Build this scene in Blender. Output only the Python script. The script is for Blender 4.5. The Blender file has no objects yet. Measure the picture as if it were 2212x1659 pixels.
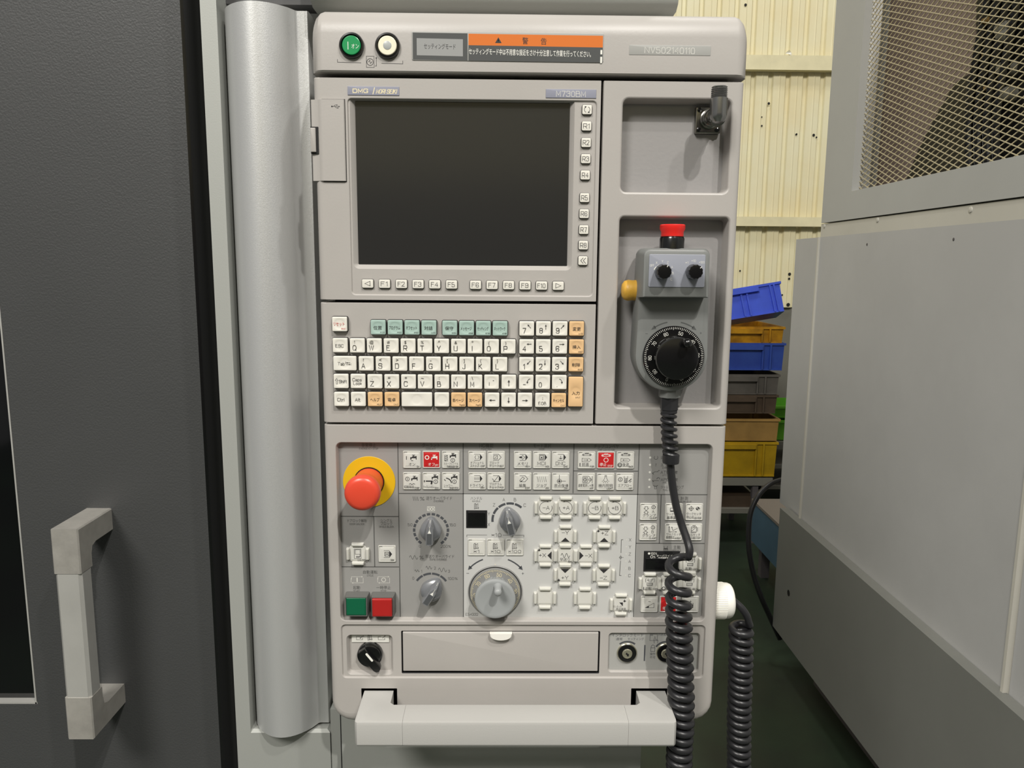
import bpy, bmesh, math, random
from mathutils import Vector, Matrix
from mathutils.geometry import tessellate_polygon
random.seed(7)
SC = bpy.context.scene
COL = SC.collection
# ------------------------------------------------------------------ camera
EYE = 1.45                      # camera height above the floor, console face stands at Y = 0
F, CX, CY, DIST = 1662.0, 1106.0, 829.5, 0.8
def _rot(yaw, pitch, roll):
    y, t, r = (math.radians(v) for v in (yaw, pitch, roll))
    Ry = Matrix(((math.cos(y), -math.sin(y), 0), (math.sin(y), math.cos(y), 0), (0, 0, 1)))
    Rx = Matrix(((1, 0, 0), (0, math.cos(t), -math.sin(t)), (0, math.sin(t), math.cos(t))))
    Rr = Matrix(((math.cos(r), 0, math.sin(r)), (0, 1, 0), (-math.sin(r), 0, math.cos(r))))
    return Ry @ Rx @ Rr
ROT = _rot(-0.77466, -8.74903, -0.46753)
cam_data = bpy.data.cameras.new('camera')
cam = bpy.data.objects.new('camera', cam_data); COL.objects.link(cam)
cam_data.sensor_fit = 'HORIZONTAL'; cam_data.sensor_width = 36.0
cam_data.lens = F / 2212 * 36.0; cam_data.clip_start = 0.02
_m = Matrix(((ROT[0][0], ROT[0][2], -ROT[0][1]), (ROT[1][0], ROT[1][2], -ROT[1][1]), (ROT[2][0], ROT[2][2], -ROT[2][1])))
cam.matrix_world = Matrix.Translation((0, -DIST, EYE)) @ _m.to_4x4()
SC.camera = cam
# ------------------------------------------------------------------ light
SC.view_settings.view_transform = 'Standard'
SC.view_settings.look = 'None'
SC.view_settings.gamma = 1.0
SC.view_settings.exposure = -0.92
try: SC.view_settings.use_curve_mapping = False
except Exception: pass
world = bpy.data.worlds.new('hall'); SC.world = world; world.use_nodes = True
world.node_tree.nodes['Background'].inputs[0].default_value = (1.0, 0.99, 0.97, 1)
world.node_tree.nodes['Background'].inputs[1].default_value = 0.40
def lamp(name, loc, power, size, color, target=(0, 0, 1.3)):
    l = bpy.data.lights.new(name, 'AREA'); l.shape = 'DISK'; l.size = size; l.energy = power; l.color = color
    o = bpy.data.objects.new(name, l); COL.objects.link(o); o.location = loc
    o.rotation_euler = (Vector(target) - Vector(loc)).to_track_quat('-Z', 'Y').to_euler()
    return o
WARM = (1.0, 0.965, 0.91)
lamp('high_bay_lamp', (1.6, -4.0, 6.1), 430, 0.16, WARM)
lamp('high_bay_lamp', (2.1, -2.7, 6.1), 170, 0.20, WARM)
lamp('high_bay_lamp', (-2.6, -4.6, 6.1), 760, 2.2, WARM, (0.6, 0.3, 1.2))
lamp('high_bay_lamp', (-0.6, 1.6, 6.4), 110, 0.5, WARM, (1.0, 3.0, 1.0))
lamp('high_bay_lamp', (1.9, 2.3, 6.3), 70, 0.4, WARM, (2.0, 4.3, 1.5))

# ------------------------------------------------------------------ helpers
def ray(px, py):
    return ROT @ Vector(((px - CX) / F, 1.0, -(py - CY) / F))
def U(px, py, Y=0.0):
    """measured point of the photo -> (x, z) on the upright plane at depth Y"""
    d = ray(px, py); k = (Y + DIST) / d[1]
    return d[0] * k, EYE + d[2] * k
def UX(px, py, X):
    """the same on a plane X = const -> (y, z)"""
    d = ray(px, py); k = X / d[0]
    return -DIST + d[1] * k, EYE + d[2] * k
def UZ(px, py, Z):
    d = ray(px, py); k = (Z - EYE) / d[2]
    return d[0] * k, -DIST + d[1] * k
def PXS(px, py, Y=0.0):
    a = U(px, py, Y); b = U(px + 1, py, Y); return b[0] - a[0]
def R4(x0, y0, x1, y1, Y=0.0):
    """photo rectangle -> x0,z0,x1,z1 (z0 bottom)"""
    ym, xm = (y0 + y1) / 2, (x0 + x1) / 2
    return U(x0, ym, Y)[0], U(xm, y1, Y)[1], U(x1, ym, Y)[0], U(xm, y0, Y)[1]
def lin(c):
    return tuple((v / 255 / 12.92) if v / 255 <= 0.04045 else ((v / 255 + 0.055) / 1.055) ** 2.4 for v in c)

MATS = {}
def mat(name, rgb, rough=0.5, metal=0.0, bump=0.0, bscale=600, var=0.0, vscale=6, trans=0.0, emit=0.0, coat=0.0, rgb2=None, flake=0.0, spec=0.5, sss=0.0):
    m = bpy.data.materials.new(name); m.use_nodes = True
    nt = m.node_tree; b = nt.nodes['Principled BSDF']
    c = lin(rgb)
    b.inputs['Base Color'].default_value = (*c, 1)
    b.inputs['Roughness'].default_value = rough
    b.inputs['Metallic'].default_value = metal
    b.inputs['Specular IOR Level'].default_value = spec
    if coat: b.inputs['Coat Weight'].default_value = coat; b.inputs['Coat Roughness'].default_value = 0.15
    if trans: b.inputs['Transmission Weight'].default_value = trans
    if sss:
        b.inputs['Subsurface Weight'].default_value = sss; b.inputs['Subsurface Radius'].default_value = (0.003, 0.003, 0.002); b.inputs['Subsurface Scale'].default_value = 1.0
    if emit:
        b.inputs['Emission Color'].default_value = (*c, 1); b.inputs['Emission Strength'].default_value = emit
    tc = nt.nodes.new('ShaderNodeTexCoord')
    if var or rgb2:
        n = nt.nodes.new('ShaderNodeTexNoise'); n.inputs['Scale'].default_value = vscale; n.inputs['Detail'].default_value = 6; n.inputs['Roughness'].default_value = 0.62
        nt.links.new(tc.outputs['Object'], n.inputs['Vector'])
        r = nt.nodes.new('ShaderNodeValToRGB')
        c2 = lin(rgb2) if rgb2 else tuple(v * (1 - var) for v in c)
        r.color_ramp.elements[0].position = 0.36; r.color_ramp.elements[0].color = (*c2, 1)
        r.color_ramp.elements[1].position = 0.64; r.color_ramp.elements[1].color = (*c, 1)
        nt.links.new(n.outputs['Fac'], r.inputs['Fac']); nt.links.new(r.outputs['Color'], b.inputs['Base Color'])
    if flake:
        n = nt.nodes.new('ShaderNodeTexNoise'); n.inputs['Scale'].default_value = 1500; n.inputs['Detail'].default_value = 1
        nt.links.new(tc.outputs['Object'], n.inputs['Vector'])
        r = nt.nodes.new('ShaderNodeMapRange'); r.inputs[3].default_value = rough - flake; r.inputs[4].default_value = rough + flake
        nt.links.new(n.outputs['Fac'], r.inputs[0]); nt.links.new(r.outputs[0], b.inputs['Roughness'])
    if bump:
        n = nt.nodes.new('ShaderNodeTexNoise'); n.inputs['Scale'].default_value = bscale; n.inputs['Detail'].default_value = 3
        nt.links.new(tc.outputs['Object'], n.inputs['Vector'])
        bp = nt.nodes.new('ShaderNodeBump'); bp.inputs['Strength'].default_value = 1.0; bp.inputs['Distance'].default_value = bump
        nt.links.new(n.outputs['Fac'], bp.inputs['Height']); nt.links.new(bp.outputs['Normal'], b.inputs['Normal'])
    MATS[name] = m
    return m
M_ = mat
M_('beige', (171, 167, 162), 0.42, bump=0.00006, bscale=420, var=0.05, vscale=7)
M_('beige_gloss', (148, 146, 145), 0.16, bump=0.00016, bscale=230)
M_('housing', (70, 70, 70), 0.6)
M_('membrane', (146, 145, 142), 0.5, var=0.05, vscale=9)
M_('membrane_light', (188, 188, 185), 0.5)
M_('silver', (206, 207, 206), 0.40, metal=0.55, bump=0.00009, bscale=700, flake=0.16)
M_('silver_flat', (164, 166, 161), 0.55, metal=0.25, bump=0.00006, bscale=600)
M_('handle_paint', (178, 177, 173), 0.38, metal=0.1, bump=0.00008, bscale=500)
M_('brushed', (196, 195, 190), 0.36, metal=0.45, bump=0.00004, bscale=300, var=0.08, vscale=14)
M_('cast_alu', (172, 169, 162), 0.45, metal=0.35, bump=0.0001, bscale=260, var=0.22, vscale=22)
M_('dark_leather', (64, 65, 65), 0.5, bump=0.0004, bscale=420, var=0.10, vscale=3)
M_('black', (10, 10, 11), 0.7)
M_('black_gloss', (14, 14, 15), 0.22, coat=0.4)
M_('glass_dark', (9, 10, 11), 0.06)
M_('screen', (40, 40, 39), 0.16, coat=0.3)
M_('key_white', (222, 219, 209), 0.5, sss=0.1)
M_('key_green', (160, 184, 174), 0.5)
M_('key_orange', (220, 182, 134), 0.5)
M_('key_skirt', (38, 36, 35), 0.6)
M_('clear_plastic', (224, 223, 214), 0.3, sss=0.25, coat=0.3, trans=0.25)
M_('key_cap', (204, 203, 196), 0.42, sss=0.1)
M_('ink', (44, 43, 44), 0.6)
M_('ink_grey', (82, 82, 80), 0.6)
M_('ink_blue', (70, 72, 76), 0.6)
M_('ink_white', (225, 224, 216), 0.6)
M_('ink_pale', (200, 199, 192), 0.5)
M_('ink_red', (190, 48, 50), 0.6)
M_('gold', (226, 214, 176), 0.4)
M_('red_cap', (186,30,32), 0.45)
M_('estop_red', (214, 72, 50), 0.32)
M_('red_bright', (222, 40, 34), 0.35)
M_('button_red', (166, 34, 32), 0.35)
M_('button_green', (14, 92, 62), 0.35)
M_('lamp_green', (30, 140, 82), 0.3)
M_('lamp_cream', (234, 228, 204), 0.35)
M_('lens_grey', (170, 174, 172), 0.3)
M_('yellow', (214, 172, 14), 0.5)
M_('yellow_button', (222, 172, 66), 0.45, bump=0.001, bscale=60, var=0.2, vscale=40)
M_('knob_grey', (112, 114, 117), 0.26, coat=0.5)
M_('knob_top', (78, 80, 82), 0.35)
M_('wheel_grey', (150,153,153), 0.38)
M_('dial_grey', (128, 128, 126), 0.35)
M_('button_frame', (96, 96, 93), 0.5, bump=0.00005)
M_('plate_blue', (142, 144, 158), 0.35)
M_('plate_grey', (160, 160, 156), 0.4)
M_('sign_dark', (76, 78, 78), 0.35)
M_('sign_mid', (148, 149, 148), 0.35)
M_('sign_orange', (208, 112, 44), 0.35)
M_('chrome', (150, 148, 142), 0.22, metal=1.0, bump=0.0001, bscale=120)
M_('gunmetal', (150, 150, 148), 0.24, metal=0.9)
M_('brass', (198, 194, 172), 0.25, metal=0.8)
M_('pendant', (120, 122, 120), 0.42, bump=0.00004)
M_('pendant_plate', (148, 151, 161), 0.35)
M_('relief', (78, 80, 79), 0.5)  # shade of the raised pendant arrows, put into a darker colour
M_('cord', (36, 36, 38), 0.36, bump=0.00005, bscale=300)
M_('white_plastic', (232, 230, 222), 0.45)
M_('wall_cream', (216, 210, 176), 0.6, rgb2=(214, 202, 160), vscale=2.2)
M_('beam_cream', (216, 208, 170), 0.6, var=0.15, vscale=5)
M_('floor_green', (44, 62, 44), 0.5, rgb2=(34, 38, 32), vscale=1.6, bump=0.0006, bscale=20)
M_('machine_grey', (200, 200, 199), 0.5, bump=0.00008, bscale=500, var=0.10, vscale=1.6)
M_('machine_grey2', (190, 191, 188), 0.5, bump=0.00008, bscale=500, var=0.06, vscale=2)
M_('base_grey', (136, 137, 132), 0.5, bump=0.00008, bscale=500, var=0.10, vscale=2)
M_('machine_strip', (216, 213, 202), 0.5, var=0.08, vscale=3)
M_('ledge', (92, 88, 88), 0.6)
M_('expanded', (206, 196, 164), 0.5, metal=0.2)
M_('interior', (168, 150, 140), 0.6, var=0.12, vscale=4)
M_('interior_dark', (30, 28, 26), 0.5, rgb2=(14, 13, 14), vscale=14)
M_('crate_blue', (68, 96, 222), 0.45, var=0.15, vscale=9)
M_('crate_blue_dark', (48, 78, 160), 0.5, rgb2=(40, 66, 150), vscale=12)
M_('crate_amber', (196, 142, 16), 0.5, rgb2=(140, 96, 12), vscale=10)
M_('crate_grey', (96, 92, 86), 0.55, var=0.3, vscale=8)
M_('crate_brown', (80, 66, 52), 0.55, var=0.3, vscale=8)
M_('crate_tan', (158, 124, 66), 0.55, var=0.25, vscale=9)
M_('crate_yellow', (176, 142, 12), 0.5, var=0.25, vscale=8)
M_('crate_green', (96, 170, 36), 0.5)
M_('box_blue', (78, 108, 128), 0.5, var=0.15, vscale=6)
M_('box_top', (128, 120, 112), 0.6)
M_('tray', (120, 118, 108), 0.6)
M_('paper', (235, 235, 228), 0.7)

class MB:
    def __init__(s): s.v = []; s.f = []; s.m = []
    def loop(s, pts):
        i = len(s.v); s.v.extend([tuple(p) for p in pts]); return list(range(i, i + len(pts)))
    def bridge(s, a, b, mi=0, closed=True):
        n = len(a)
        for k in range(n if closed else n - 1):
            s.f.append((a[k], a[(k + 1) % n], b[(k + 1) % n], b[k])); s.m.append(mi)
    def cap(s, a, mi=0): s.f.append(tuple(a)); s.m.append(mi)
    def loft(s, loops, mi=0, c0=True, c1=True, mis=None):
        L = [s.loop(l) for l in loops]
        for k in range(len(L) - 1): s.bridge(L[k], L[k + 1], mis[k] if mis else mi)
        if c0: s.cap(L[0][::-1], mis[0] if mis else mi)
        if c1: s.cap(L[-1], mis[-1] if mis else mi)
        return L
    def tess(s, loops, mi=0):
        """loops of 3-D points; first outer, rest holes"""
        base = len(s.v)
        for l in loops: s.v.extend([tuple(p) for p in l])
        for t in tessellate_polygon([[Vector(p) for p in l] for l in loops]):
            s.f.append(tuple(base + i for i in t)); s.m.append(mi)
    def box(s, x0, x1, y0, y1, z0, z1, mi=0):
        i = len(s.v)
        s.v += [(x0, y0, z0), (x1, y0, z0), (x1, y1, z0), (x0, y1, z0), (x0, y0, z1), (x1, y0, z1), (x1, y1, z1), (x0, y1, z1)]
        for q in ((0, 3, 2, 1), (4, 5, 6, 7), (0, 1, 5, 4), (1, 2, 6, 5), (2, 3, 7, 6), (3, 0, 4, 7)):
            s.f.append(tuple(i + k for k in q)); s.m.append(mi)
    def slab(s, x0, z0, x1, z1, y0, y1, r=0.0005, b=0.0005, mi=0, n=4, bs=3, mb=None, mf=None):
        """rounded block, front face at y0 (towards the viewer) with a bevelled front edge"""
        ls = [P3(rr(x0, z0, x1, z1, r, n), y1)]
        for k in range(bs + 1):
            a = math.pi / 2 * k / bs
            ls.append(P3(inset(x0, z0, x1, z1, r, b * (1 - math.cos(a)), n), y0 + b * (1 - math.sin(a))))
        s.loft(ls, mi)
    def lathe(s, prof, c, ax='-y', n=32, mi=0, mis=None, a0=0.0, c0=True, c1=True):
        """prof: (radius, height along axis)"""
        ls = []
        for r, h in prof:
            l = []
            for k in range(n):
                t = a0 + 2 * math.pi * k / n; u, w = r * math.cos(t), r * math.sin(t)
                if ax == '-y': l.append((c[0] + u, c[1] - h, c[2] + w))
                elif ax == 'x': l.append((c[0] + h, c[1] + u, c[2] + w))
                elif ax == '-x': l.append((c[0] - h, c[1] + u, c[2] + w))
                else: l.append((c[0] + u, c[1] + w, c[2] + h))
            ls.append(l)
        s.loft(ls, mi, mis=mis, c0=c0, c1=c1)
    def tube(s, pts, r, n=10, mi=0, caps=True):
        P = [Vector(p) for p in pts]; ls = []; up = None
        for i, p in enumerate(P):
            t = (P[min(i + 1, len(P) - 1)] - P[max(i - 1, 0)]).normalized()
            if up is None: up = t.orthogonal().normalized()
            up = (up - t * up.dot(t)).normalized(); w = t.cross(up)
            rad = r[i] if isinstance(r, (list, tuple)) else r
            ls.append([p + (up * math.cos(2 * math.pi * k / n) + w * math.sin(2 * math.pi * k / n)) * rad for k in range(n)])
        s.loft(ls, mi, c0=caps, c1=caps)
    def mesh(s, name, mats, smooth=35):
        me = bpy.data.meshes.new(name); me.from_pydata(s.v, [], s.f)
        for m in mats: me.materials.append(MATS[m])
        me.polygons.foreach_set('material_index', s.m)
        bm = bmesh.new(); bm.from_mesh(me)
        bmesh.ops.recalc_face_normals(bm, faces=bm.faces); bm.to_mesh(me); bm.free()
        if smooth:
            me.shade_smooth(); me.set_sharp_from_angle(angle=math.radians(smooth))
        me.update(); return me
    def obj(s, name, mats, parent=None, smooth=35, label=None, kind=None, pivot=None):
        if isinstance(mats, str): mats = [mats]
        if parent is not None or pivot is not None:
            o = bpy.data.objects.new(name, s.mesh(name, mats, smooth))
        else: o = bpy.data.objects.new(name, s.mesh(name, mats, smooth))
        return place(o, parent, label, kind)
def place(o, parent=None, label=None, kind=None):
    COL.objects.link(o)
    if parent is not None:
        o.parent = parent; o.matrix_parent_inverse = wm(parent).inverted()
    if label: o['label'] = label
    if kind: o['kind'] = kind
    return o
def wm(o):
    m = Matrix.LocRotScale(o.location, o.rotation_euler, o.scale)
    return (wm(o.parent) @ o.matrix_parent_inverse @ m) if o.parent else m
def thing(name, loc, label, cat, group=None):
    o = bpy.data.objects.new(name, None); COL.objects.link(o); o.location = loc; o.empty_display_size = 0.02
    o['label'] = label; o['category'] = cat
    if group: o['group'] = group
    return o
def inst(name, me, loc, parent, label=None):
    """an object with shared mesh data, origin at loc"""
    o = bpy.data.objects.new(name, me); o.location = loc
    return place(o, parent, label)
def rr(x0, z0, x1, z1, r, n=4):
    if not isinstance(r, (tuple, list)): r = (r,) * 4        # BL BR TR TL
    out = []
    for (cx, cz, a0, rad, sx, sz) in ((x0, z0, 180, r[0], 1, 1), (x1, z0, 270, r[1], -1, 1), (x1, z1, 0, r[2], -1, -1), (x0, z1, 90, r[3], 1, -1)):
        rad = max(rad, 1e-6)
        for k in range(n + 1):
            a = math.radians(a0 + 90 * k / n)
            out.append((cx + sx * rad + rad * math.cos(a), cz + sz * rad + rad * math.sin(a)))
    return out
def inset(x0, z0, x1, z1, r, d, n=4):
    r = tuple(max(q - d, 1e-5) for q in (r if isinstance(r, (tuple, list)) else (r,) * 4))
    return rr(x0 + d, z0 + d, x1 - d, z1 - d, r, n)
def P3(l, y): return [(p[0], y, p[1]) for p in l]
def front_panel(mb, outer, holes, y0, y1, n=5):
    """face plate: outer=(x0,z0,x1,z1,r,chamfer,chamfer_depth); holes=[(rect of the bottom, r, depth, slope, lip, mi_wall, mi_back, has_back)]"""
    x0, z0, x1, z1, r, c, cd = outer
    if not isinstance(c, tuple): c = (c,) * 4            # left, right, bottom, top
    ls = [P3(rr(x0, z0, x1, z1, r, n), y1)]
    for k in range(6):
        a = math.pi / 2 * k / 5; f = 1 - math.cos(a)
        q = max(c) * f if max(r if isinstance(r, tuple) else (r,)) > 0.01 else 0
        ls.append(P3(rr(x0 + c[0] * f, z0 + c[2] * f, x1 - c[1] * f, z1 - c[3] * f, tuple(max(v - q, 0.0004) for v in (r if isinstance(r, tuple) else (r,) * 4)), n), y0 + cd * (1 - math.sin(a))))
    L = mb.loft(ls, 0, c1=False)
    polys = [ls[-1]]
    for (rect, hr, depth, slope, lip, mw, mk, back) in holes:
        a0, b0, a1, b1 = rect
        hs = [P3(inset(a0, b0, a1, b1, hr, -(slope + lip), n), y0)]
        for k in (1, 2, 3):
            a = math.pi / 2 * k / 3
            hs.append(P3(inset(a0, b0, a1, b1, hr, -(slope + lip * (1 - math.sin(a))), n), y0 + lip * (1 - math.cos(a))))
        hs.append(P3(rr(a0, b0, a1, b1, hr, n), y0 + depth))
        mb.loft(hs, mw, c0=False, c1=False)
        if back: mb.tess([hs[-1]], mk)
        polys.append(hs[0])
    mb.tess(polys, 0)

FONT_CACHE = {}
def glyphs(s, off=0.0):
    k = (s, off)
    if k not in FONT_CACHE:
        c = bpy.data.curves.new('t', 'FONT'); c.body = s; c.resolution_u = 2; c.offset = off
        o = bpy.data.objects.new('t', c); me = bpy.data.meshes.new_from_object(o)
        vs = [(v.co.x, v.co.y) for v in me.vertices]; fs = [tuple(p.vertices) for p in me.polygons]
        bpy.data.objects.remove(o); bpy.data.meshes.remove(me); bpy.data.curves.remove(c)
        FONT_CACHE[k] = (vs, fs)
    return FONT_CACHE[k]
# stroke alphabet in the plain style of the panel lettering: x 0-8, y 0 (baseline) - 9 (cap height), a b c = -1 -2 -3; ")" = rounded
SG = {'A': '00 39 60|13 53', 'B': '00 09|)09 39 59 55 35 05|)05 45 65 60 40 00', 'C': ')67 69 39 09 00 30 60 62', 'D': '00 09|)09 39 69 60 30 00', 'E': '60 00 09 59|05 45', 'F': '00 09 59|05 45',
 'G': ')67 69 39 09 00 30 60 62 64|64 44', 'H': '00 09|60 69|05 65', 'I': '00 09', 'J': ')49 42 40 00 02', 'K': '00 09|59 04|25 60', 'L': '09 00 50', 'M': '00 09 32 69 60', 'N': '00 09 60 69', 'O': ')30 00 09 69 60 30',
 'P': '00 09|)09 49 69 64 44 04', 'Q': ')30 00 09 69 60 30|42 6a', 'R': '00 09|)09 49 69 64 44 04|34 60', 'S': ')67 69 39 09 05 35 55 65 60 30 00 02', 'T': '30 39|09 69', 'U': ')09 04 00 30 60 64 69', 'V': '09 30 69',
 'W': '09 20 49 60 89', 'X': '00 69|09 60', 'Y': '09 34 69|34 30', 'Z': '09 69 00 60', '0': ')30 00 09 59 50 30', '1': '07 29 20', '2': ')07 09 39 59 56 44 00|00 50', '3': ')07 09 29 59 55 25|)25 45 55 50 20 00 02',
 '4': '40 49 03 53', '5': '49 09 05|)05 35 55 50 20 00 02', '6': ')57 59 29 09 00 30 50 55 25 03', '7': '09 59 20', '8': ')25 05 09 59 55 25|)25 05 00 50 55 25', '9': ')02 00 30 50 59 29 09 04 34 56',
 'a': ')05 06 26 46 44 40|)43 03 00 30 42', 'b': '00 09|)04 06 46 40 00 02', 'c': ')44 46 26 06 00 20 40 42', 'e': ')03 43 46 26 06 00 20 40 41', 'f': ')10 16 19 39|05 35', 'g': ')44 46 06 00 40 42|)46 4a 4c 0c 0b', 'h': '00 09|)03 06 46 43 40',
 'i': '00 06|08 09', 'k': '00 09|46 02|23 40', 'l': '00 09', 'n': '00 06|)03 06 46 43 40', 'o': ')20 00 06 46 40 20', 'p': '0c 06|)04 06 46 40 00 02', 'r': '00 06|)03 05 36', 's': ')45 46 26 06 03 23 43 40 20 00 01', 't': ')19 13 10 30|06 36'}
SGC = {}
def strokes(ch):
    if ch not in SGC:
        out = []
        for st in SG[ch].split('|'):
            cv = st[0] == ')'; pts = []
            for t in st.lstrip(')').split(): pts.append((float(t[0]), float(' cba0123456789'.index(t[1])) - 4))
            if cv:
                for _ in range(2):
                    closed = pts[0] == pts[-1]; q = [pts[0]] if not closed else []
                    for a, b in zip(pts[:-1], pts[1:]):
                        q += [(a[0] * .75 + b[0] * .25, a[1] * .75 + b[1] * .25), (a[0] * .25 + b[0] * .75, a[1] * .25 + b[1] * .75)]
                    pts = q + ([pts[-1]] if not closed else [q[0]])
            out.append(pts)
        SGC[ch] = (out, max(p[0] for st in out for p in st))
    return SGC[ch]
class Ink:
    skew = 0.0
    """flat print on an upright plane at depth Y; local units are photo pixels about (px, py)"""
    def __init__(s, px, py, Y, lift=0.00006, org=None):
        s.Y = Y - lift; s.c = U(px, py, Y); s.s = PXS(px, py, Y); s.mb = MB(); s.px, s.py, s.Yp = px, py, Y
        if org: s.c = org
    step = 0.0
    def p(s, u, v): return (s.c[0] + u * s.s, s.Y - s.step, s.c[1] - v * s.s)
    def poly(s, pts, mi=0): s.mb.tess([[s.p(*q) for q in pts]], mi)
    def rect(s, x0, y0, x1, y1, mi=0): s.mb.f.append(tuple(s.mb.loop([s.p(x0, y0), s.p(x1, y0), s.p(x1, y1), s.p(x0, y1)]))); s.mb.m.append(mi)
    def line(s, pts, w=0.9, mi=0, closed=False):
        s.step += 0.0000025
        P = [Vector(q) for q in pts]
        n = len(P); A = []; B = []
        for i, q in enumerate(P):
            if closed: a, b = P[i - 1], P[(i + 1) % n]
            else: a, b = P[max(i - 1, 0)], P[min(i + 1, n - 1)]
            d1 = (q - a); d2 = (b - q)
            d1 = d1.normalized() if d1.length > 1e-9 else d2.normalized(); d2 = d2.normalized() if d2.length > 1e-9 else d1
            t = (d1 + d2); t = t.normalized() if t.length > 1e-6 else d1
            nn = Vector((-t.y, t.x)); k = w / 2 / max(0.55, abs(nn.dot(Vector((-d1.y, d1.x)))))
            A.append(s.p(*(q + nn * k))); B.append(s.p(*(q - nn * k)))
        la, lb = s.mb.loop(A), s.mb.loop(B); s.mb.bridge(la, lb, mi, closed)
    def arc(s, cx, cy, r, a0, a1, w=0.9, mi=0, n=None):
        n = n or max(4, int(abs(a1 - a0) / 12))
        pts = [(cx + r * math.sin(math.radians(a0 + (a1 - a0) * k / n)), cy - r * math.cos(math.radians(a0 + (a1 - a0) * k / n))) for k in range(n + 1)]
        s.line(pts, w, mi)
    def circ(s, cx, cy, r, w=0.9, mi=0, n=20):
        s.line([(cx + r * math.cos(2 * math.pi * k / n), cy + r * math.sin(2 * math.pi * k / n)) for k in range(n)], w, mi, True)
    def disc(s, cx, cy, r, mi=0, n=16): s.poly([(cx + r * math.cos(2 * math.pi * k / n), cy + r * math.sin(2 * math.pi * k / n)) for k in range(n)], mi)
    def arrow(s, x0, y0, x1, y1, w=1.0, h=4, mi=0, hw=0.5):
        d = Vector((x1 - x0, y1 - y0)).normalized(); n = Vector((-d.y, d.x)); e = Vector((x1, y1)); b = e - d * h
        s.line([(x0, y0), tuple(b)], w, mi); s.poly([tuple(e), tuple(b + n * h * hw), tuple(b - n * h * hw)], mi)
    def sq(s, x0, y0, x1, y1, w=0.8, mi=0): s.line([(x0, y0), (x1, y0), (x1, y1), (x0, y1)], w, mi, True)
    def text(s, t, cx, cy, h, w=None, mi=0, rot=0, al='c', bold=0.0):
        """lettering: Latin letters and digits from the stroke alphabet, everything else from the built-in font"""
        cjk = any(ord(ch) > 0x2fff for ch in t)
        items = []; x = 0.0; run = ''                      # units: cap height = 1
        def flush(x, run):
            vs, fs = glyphs(run, bold * 0.5)
            if not vs: return x + 0.4
            k = 1 / (0.86 if cjk else 0.73); x0 = min(v[0] for v in vs); x1 = max(v[0] for v in vs)
            oy = 0.38 if cjk else 0.365
            items.append(('g', [((v[0] - x0) * k + x, (v[1] - oy) * k) for v in vs], fs)); return x + (x1 - x0) * k + 0.14
        for ch in t:
            if ch in SG:
                if run: x = flush(x, run); run = ''
                st, wd = strokes(ch); hh = 0.86 if cjk else 1.0
                items.append(('s', [[(p[0] / 9 * hh + x, (p[1] / 9 - 0.5) * hh) for p in q] for q in st])); x += wd / 9 * hh + 0.24
            else: run += ch
        if run: x = flush(x, run)
        x -= 0.14
        if not items: return
        kx = h if w is None else w / max(x, 1e-6)
        ox = {'c': x / 2, 'l': 0, 'r': x}[al]
        ca, sa = math.cos(math.radians(rot)), math.sin(math.radians(rot)); tw = h * (0.112 + bold * 3)
        def tr(p):
            u, q = (p[0] - ox) * kx + p[1] * h * s.skew, -p[1] * h
            return (cx + u * ca - q * sa, cy + u * sa + q * ca)
        for it in items:
            if it[0] == 's':
                for st in it[1]:
                    P = [tr(p) for p in st]
                    if len(P) > 2 and (Vector(P[0]) - Vector(P[-1])).length < 1e-6: s.line(P[:-1], tw, mi, True)
                    else:
                        if not (len(P) > 2 and False):
                            d0 = (Vector(P[0]) - Vector(P[1])).normalized() * tw * 0.45; d1 = (Vector(P[-1]) - Vector(P[-2])).normalized() * tw * 0.45
                            P[0] = (P[0][0] + d0.x, P[0][1] + d0.y); P[-1] = (P[-1][0] + d1.x, P[-1][1] + d1.y)
                        s.line(P, tw, mi)
            else:
                b = len(s.mb.v); s.mb.v.extend([s.p(*tr(v)) for v in it[1]])
                for f in it[2]: s.mb.f.append(tuple(b + i for i in f)); s.mb.m.append(mi)
    def obj(s, name, mats, parent): return s.mb.obj(name, mats, parent, smooth=0)

# ------------------------------------------------------------------ setting: floor, wall
mb = MB(); mb.box(-4, 4.6, -7.1, 5.0, -0.05, 0.0)
mb.obj('floor', 'floor_green', kind='structure')
mb = MB(); mb.box(-4, 4.6, -7.1, -7.0, 2.3, 4.4); wf = mb.obj('reflection_wall', 'wall_cream', kind='structure')  # unseen wall behind the camera, added only for reflections
mb = MB(); mb.box(-4, 4.6, -7.1, -7.0, 0, 2.3); mb.obj('reflection_dark_band', 'ledge', wf)  # added unseen dark band, stands for machines in the screen reflection
WY = 4.35
wall = bpy.data.objects.new('wall_back', None); COL.objects.link(wall); wall.location = (1.5, WY, 0); wall['kind'] = 'structure'
def corrug(x0, x1, z0, z1, y, name='wall_sheet'):
    mb = MB(); prof = []; pitch = 0.112; x = x0
    while x < x1:
        for dx, dy in ((0, 0), (0.030, 0), (0.036, -0.003), (0.042, 0), (0.072, 0), (0.080, 0.016), (0.100, 0.016), (0.108, 0)):
            prof.append((x + dx, y - 0.0 + dy))
        x += pitch
    a = mb.loop([(p[0], p[1], z0) for p in prof]); b = mb.loop([(p[0], p[1], z1) for p in prof]); mb.bridge(a, b, 0, False)
    a2 = mb.loop([(p[0], p[1] + 0.002, z0) for p in prof]); b2 = mb.loop([(p[0], p[1] + 0.002, z1) for p in prof]); mb.bridge(a2, b2, 0, False)
    return mb.obj(name, 'wall_cream', wall, smooth=0)
zb1 = U(1700, 129, WY)[1]; zb2 = U(1700, 156, WY)[1]; zb3 = U(1700, 474, WY)[1]; zb4 = U(1700, 490, WY)[1]
zend = U(1700, 664, WY)[1]
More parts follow.
